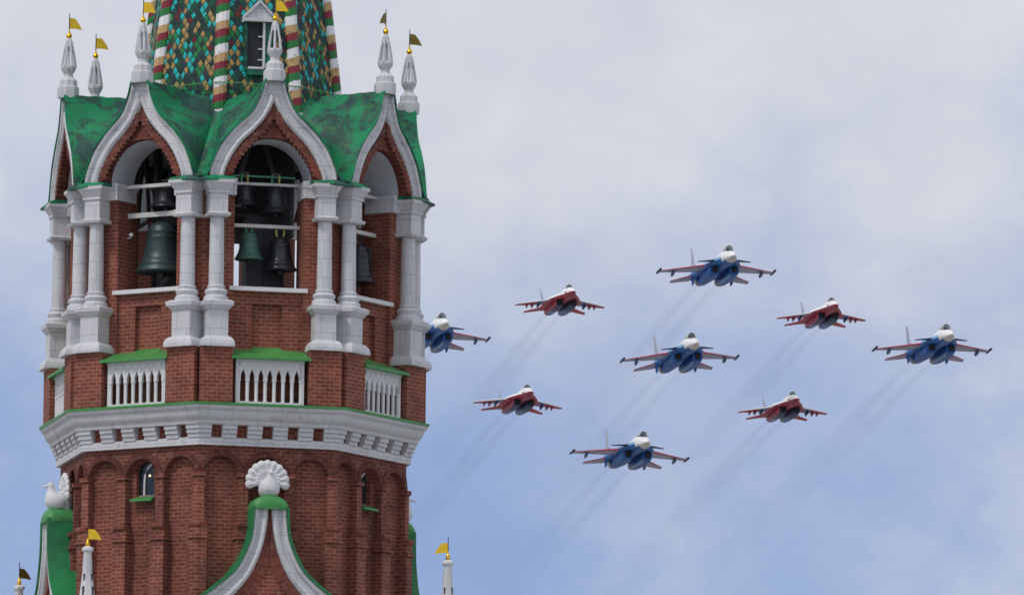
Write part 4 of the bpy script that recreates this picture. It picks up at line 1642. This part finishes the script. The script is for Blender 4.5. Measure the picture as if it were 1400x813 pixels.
def view_rot(pitch, bank, head, spin=0.0):
    """orientation in the view frame (right, away, up) -> world"""
    p = Matrix.Rotation(head, 3, 'Z') @ Matrix.Rotation(pitch, 3, 'X') @ Matrix.Rotation(bank, 3, 'Y')
    p = Matrix.Rotation(spin, 3, 'Y') @ p
    B = Matrix(((CR.x, CF.x, CU.x), (CR.y, CF.y, CU.y), (CR.z, CF.z, CU.z)))
    return B @ p


POSE_SU = (R(8.87), R(-0.87), R(188.14))
POSE_MIG = (R(9.27), R(-1.94), R(188.9))
OFF_SU, OFF_MIG = (-19.5, 18.7), (-15.2, 14.5)

su_list = [  # nose px, extra spin (deg, clockwise in the picture), label
    ((1005, 347.5), 0.0, 'blue jet with white nose and canards, highest of all in the formation'),
    ((954.8, 466.4), -2.2, 'blue white nosed jet in the middle of the formation, below the highest one'),
    ((1300.8, 454.4), 0.2, 'blue white nosed jet at the far right end of the formation'),
    ((614, 439), 0.0, 'blue white nosed jet partly hidden behind the right edge of the tower'),
    ((886.7, 599.5), 3.2, 'blue white nosed jet flying lowest of all in the formation'),
]
mig_list = [
    ((785.4, 397.5), 0.0, 'red and white jet upper left, between the tower and the highest blue jet'),
    ((727.5, 533.5), 2.1, 'red and white jet lower left, nearest the tower of the red ones'),
    ((1143.2, 415.5), -.3, 'red and white jet upper right, left of the blue jet at the far right end'),
    ((1090.2, 543.5), -.6, 'red and white jet lower right, below and right of the middle blue jet'),
]

# smoke: thin, soft, dark; densest on the axis of each plume
def smoke_mat():
    m = bpy.data.materials.new('engine_smoke')
    m.use_nodes = True
    nt = m.node_tree
    nt.nodes.clear()
    k = NT(nt)
    o_ = k.n('ShaderNodeOutputMaterial')
    v_ = k.n('ShaderNodeVolumePrincipled')
    v_.inputs['Color'].default_value = (.16, .16, .20, 1)
    v_.inputs['Anisotropy'].default_value = .2
    k.l(v_.outputs[0], o_.inputs['Volume'])
    tcn = k.n('ShaderNodeTexCoord')
    sp_ = k.n('ShaderNodeSeparateXYZ')
    k.l(tcn.outputs['Object'], sp_.inputs[0])
    dist = k.math('MULTIPLY', sp_.outputs[1], -1.0)
    rad = k.math('ADD', k.math('MULTIPLY', k.math('POWER', k.math('MAXIMUM', dist, 0.01), .6), .085), .35)
    mw = k.n('ShaderNodeMapping')
    mw.inputs[3].default_value = (.5, .16, .5)
    k.l(tcn.outputs['Object'], mw.inputs[0])
    wv = k.math('MULTIPLY', k.math('SUBTRACT', k.noise(1.0, 3, .6, mw.outputs[0]), .5), 1.9)
    wv2 = k.math('MULTIPLY', k.math('SUBTRACT', k.noise(.7, 3, .6, mw.outputs[0]), .5), 1.9)
    xx = k.math('ADD', sp_.outputs[0], k.math('MULTIPLY', wv, rad))
    zz_ = k.math('ADD', sp_.outputs[2], k.math('MULTIPLY', wv2, rad))
    r2 = k.math('DIVIDE', k.math('ADD', k.math('POWER', xx, 2), k.math('POWER', zz_, 2)), k.math('MULTIPLY', rad, rad))
    re_ = k.math('DIVIDE', k.math('ADD', k.math('POWER', sp_.outputs[0], 2), k.math('POWER', sp_.outputs[2], 2)), k.math('MULTIPLY', rad, rad))
    r2 = k.math('MAXIMUM', r2, re_)
    fall = k.math('POWER', k.math('MAXIMUM', k.math('SUBTRACT', 1.0, r2), 0.0), 1.3)
    mp_ = k.n('ShaderNodeMapping')
    mp_.inputs[3].default_value = (1, .22, 1)
    k.l(tcn.outputs['Object'], mp_.inputs[0])
    nz_ = k.ramp(k.noise(.6, 3, .6, mp_.outputs[0]), [(.3, (.4, .4, .4)), (.7, (1.45, 1.45, 1.45))])
    fade = k.math('POWER', 2.718, k.math('DIVIDE', dist, -42.0))
    start = k.math('MINIMUM', k.math('DIVIDE', dist, 4.0), 1.0)
    d = k.math('MULTIPLY', k.math('MULTIPLY', fall, fade), k.math('MULTIPLY', start, nz_))
    d = k.math('MULTIPLY', d, SMOKE)
    k.l(d, v_.inputs['Density'])
    m.cycles.volume_step_rate = .12
    return m


SMOKE = .040
sm = smoke_mat()
plume = MB()
pts, rads = [], []
for k_ in range(16):
    d_ = 260 * (k_ / 15) ** 1.6
    pts.append((0, -d_, 0))
    rads.append(.35 + .085 * max(d_, .01) ** .6)
plume.tube(pts, rads, 14)
plume_me = None

fw = view_rot(*POSE_SU) @ Vector((0, 1, 0))
vel = Vector((fw.x, fw.y, 0.045)).normalized()
smoke_rz = math.atan2(-vel.x, vel.y)
smoke_rx = math.asin(vel.z)
smoke_root = empty('exhaust_smoke', (0, 0, 0))
smoke_root.rotation_euler = (smoke_rx, 0, smoke_rz)
p1 = plume.build('smoke_plume', sm, smoke_root, px=False, fix=True)
p2 = p1.copy()
col.objects.link(p2)
p2.parent = smoke_root


def put(proto, lst, pose, off, L, group, noz, first_smoke, kind):
    for k_, (nose, spin, label) in enumerate(lst):
        o_ = proto if k_ == 0 else copy_tree(proto)
        Rm = view_rot(*pose, R(spin))
        P = CAM + ray(nose[0] + off[0], nose[1] + off[1]) * L
        o_.matrix_world = Matrix.Translation(P) @ Rm.to_4x4()
        tag(o_, label, 'jet', group)
        s_ = smoke_root if (first_smoke and k_ == 0) else copy_tree(smoke_root)
        a = P + Rm @ Vector((noz[0], noz[1], noz[2]))
        b2 = P + Rm @ Vector((-noz[0], noz[1], noz[2]))
        mid_ = (a + b2) / 2
        s_.location = mid_
        inv = smoke_root.rotation_euler.to_matrix().inverted()
        ch = list(s_.children)
        ch[0].location = inv @ (a - mid_)
        ch[1].location = inv @ (b2 - mid_)
        tag(s_, 'pair of thin dark smoke trails behind the ' + label, 'smoke', 'engine smoke behind the jets', 'stuff')
        s_['label'] = 'twin dark smoke trails of the ' + label.split(',')[0] if False else SMOKE_LABEL[kind][k_]


SMOKE_LABEL = {
    'su': ['twin dark smoke trails streaming down left from the highest blue jet',
           'twin dark smoke trails streaming down left from the middle blue jet',
           'twin dark smoke trails streaming down left from the blue jet at far right',
           'twin smoke trails of the blue jet that the tower partly hides',
           'twin dark smoke trails streaming down left from the lowest blue jet'],
    'mig': ['twin dark smoke trails below the upper left red and white jet',
            'twin dark smoke trails below the lower left red and white jet',
            'twin dark smoke trails below the upper right red and white jet',
            'twin dark smoke trails below the lower right red and white jet'],
}
put(make_su(), su_list, POSE_SU, OFF_SU, FPX / 11.0, 'blue jets flying in formation', (1.24, -10.2, -.26), True, 'su')
put(make_mig(), mig_list, POSE_MIG, OFF_MIG, FPX / 10.87, 'red and white jets flying in formation', (.88, -7.7, -.2), False, 'mig')
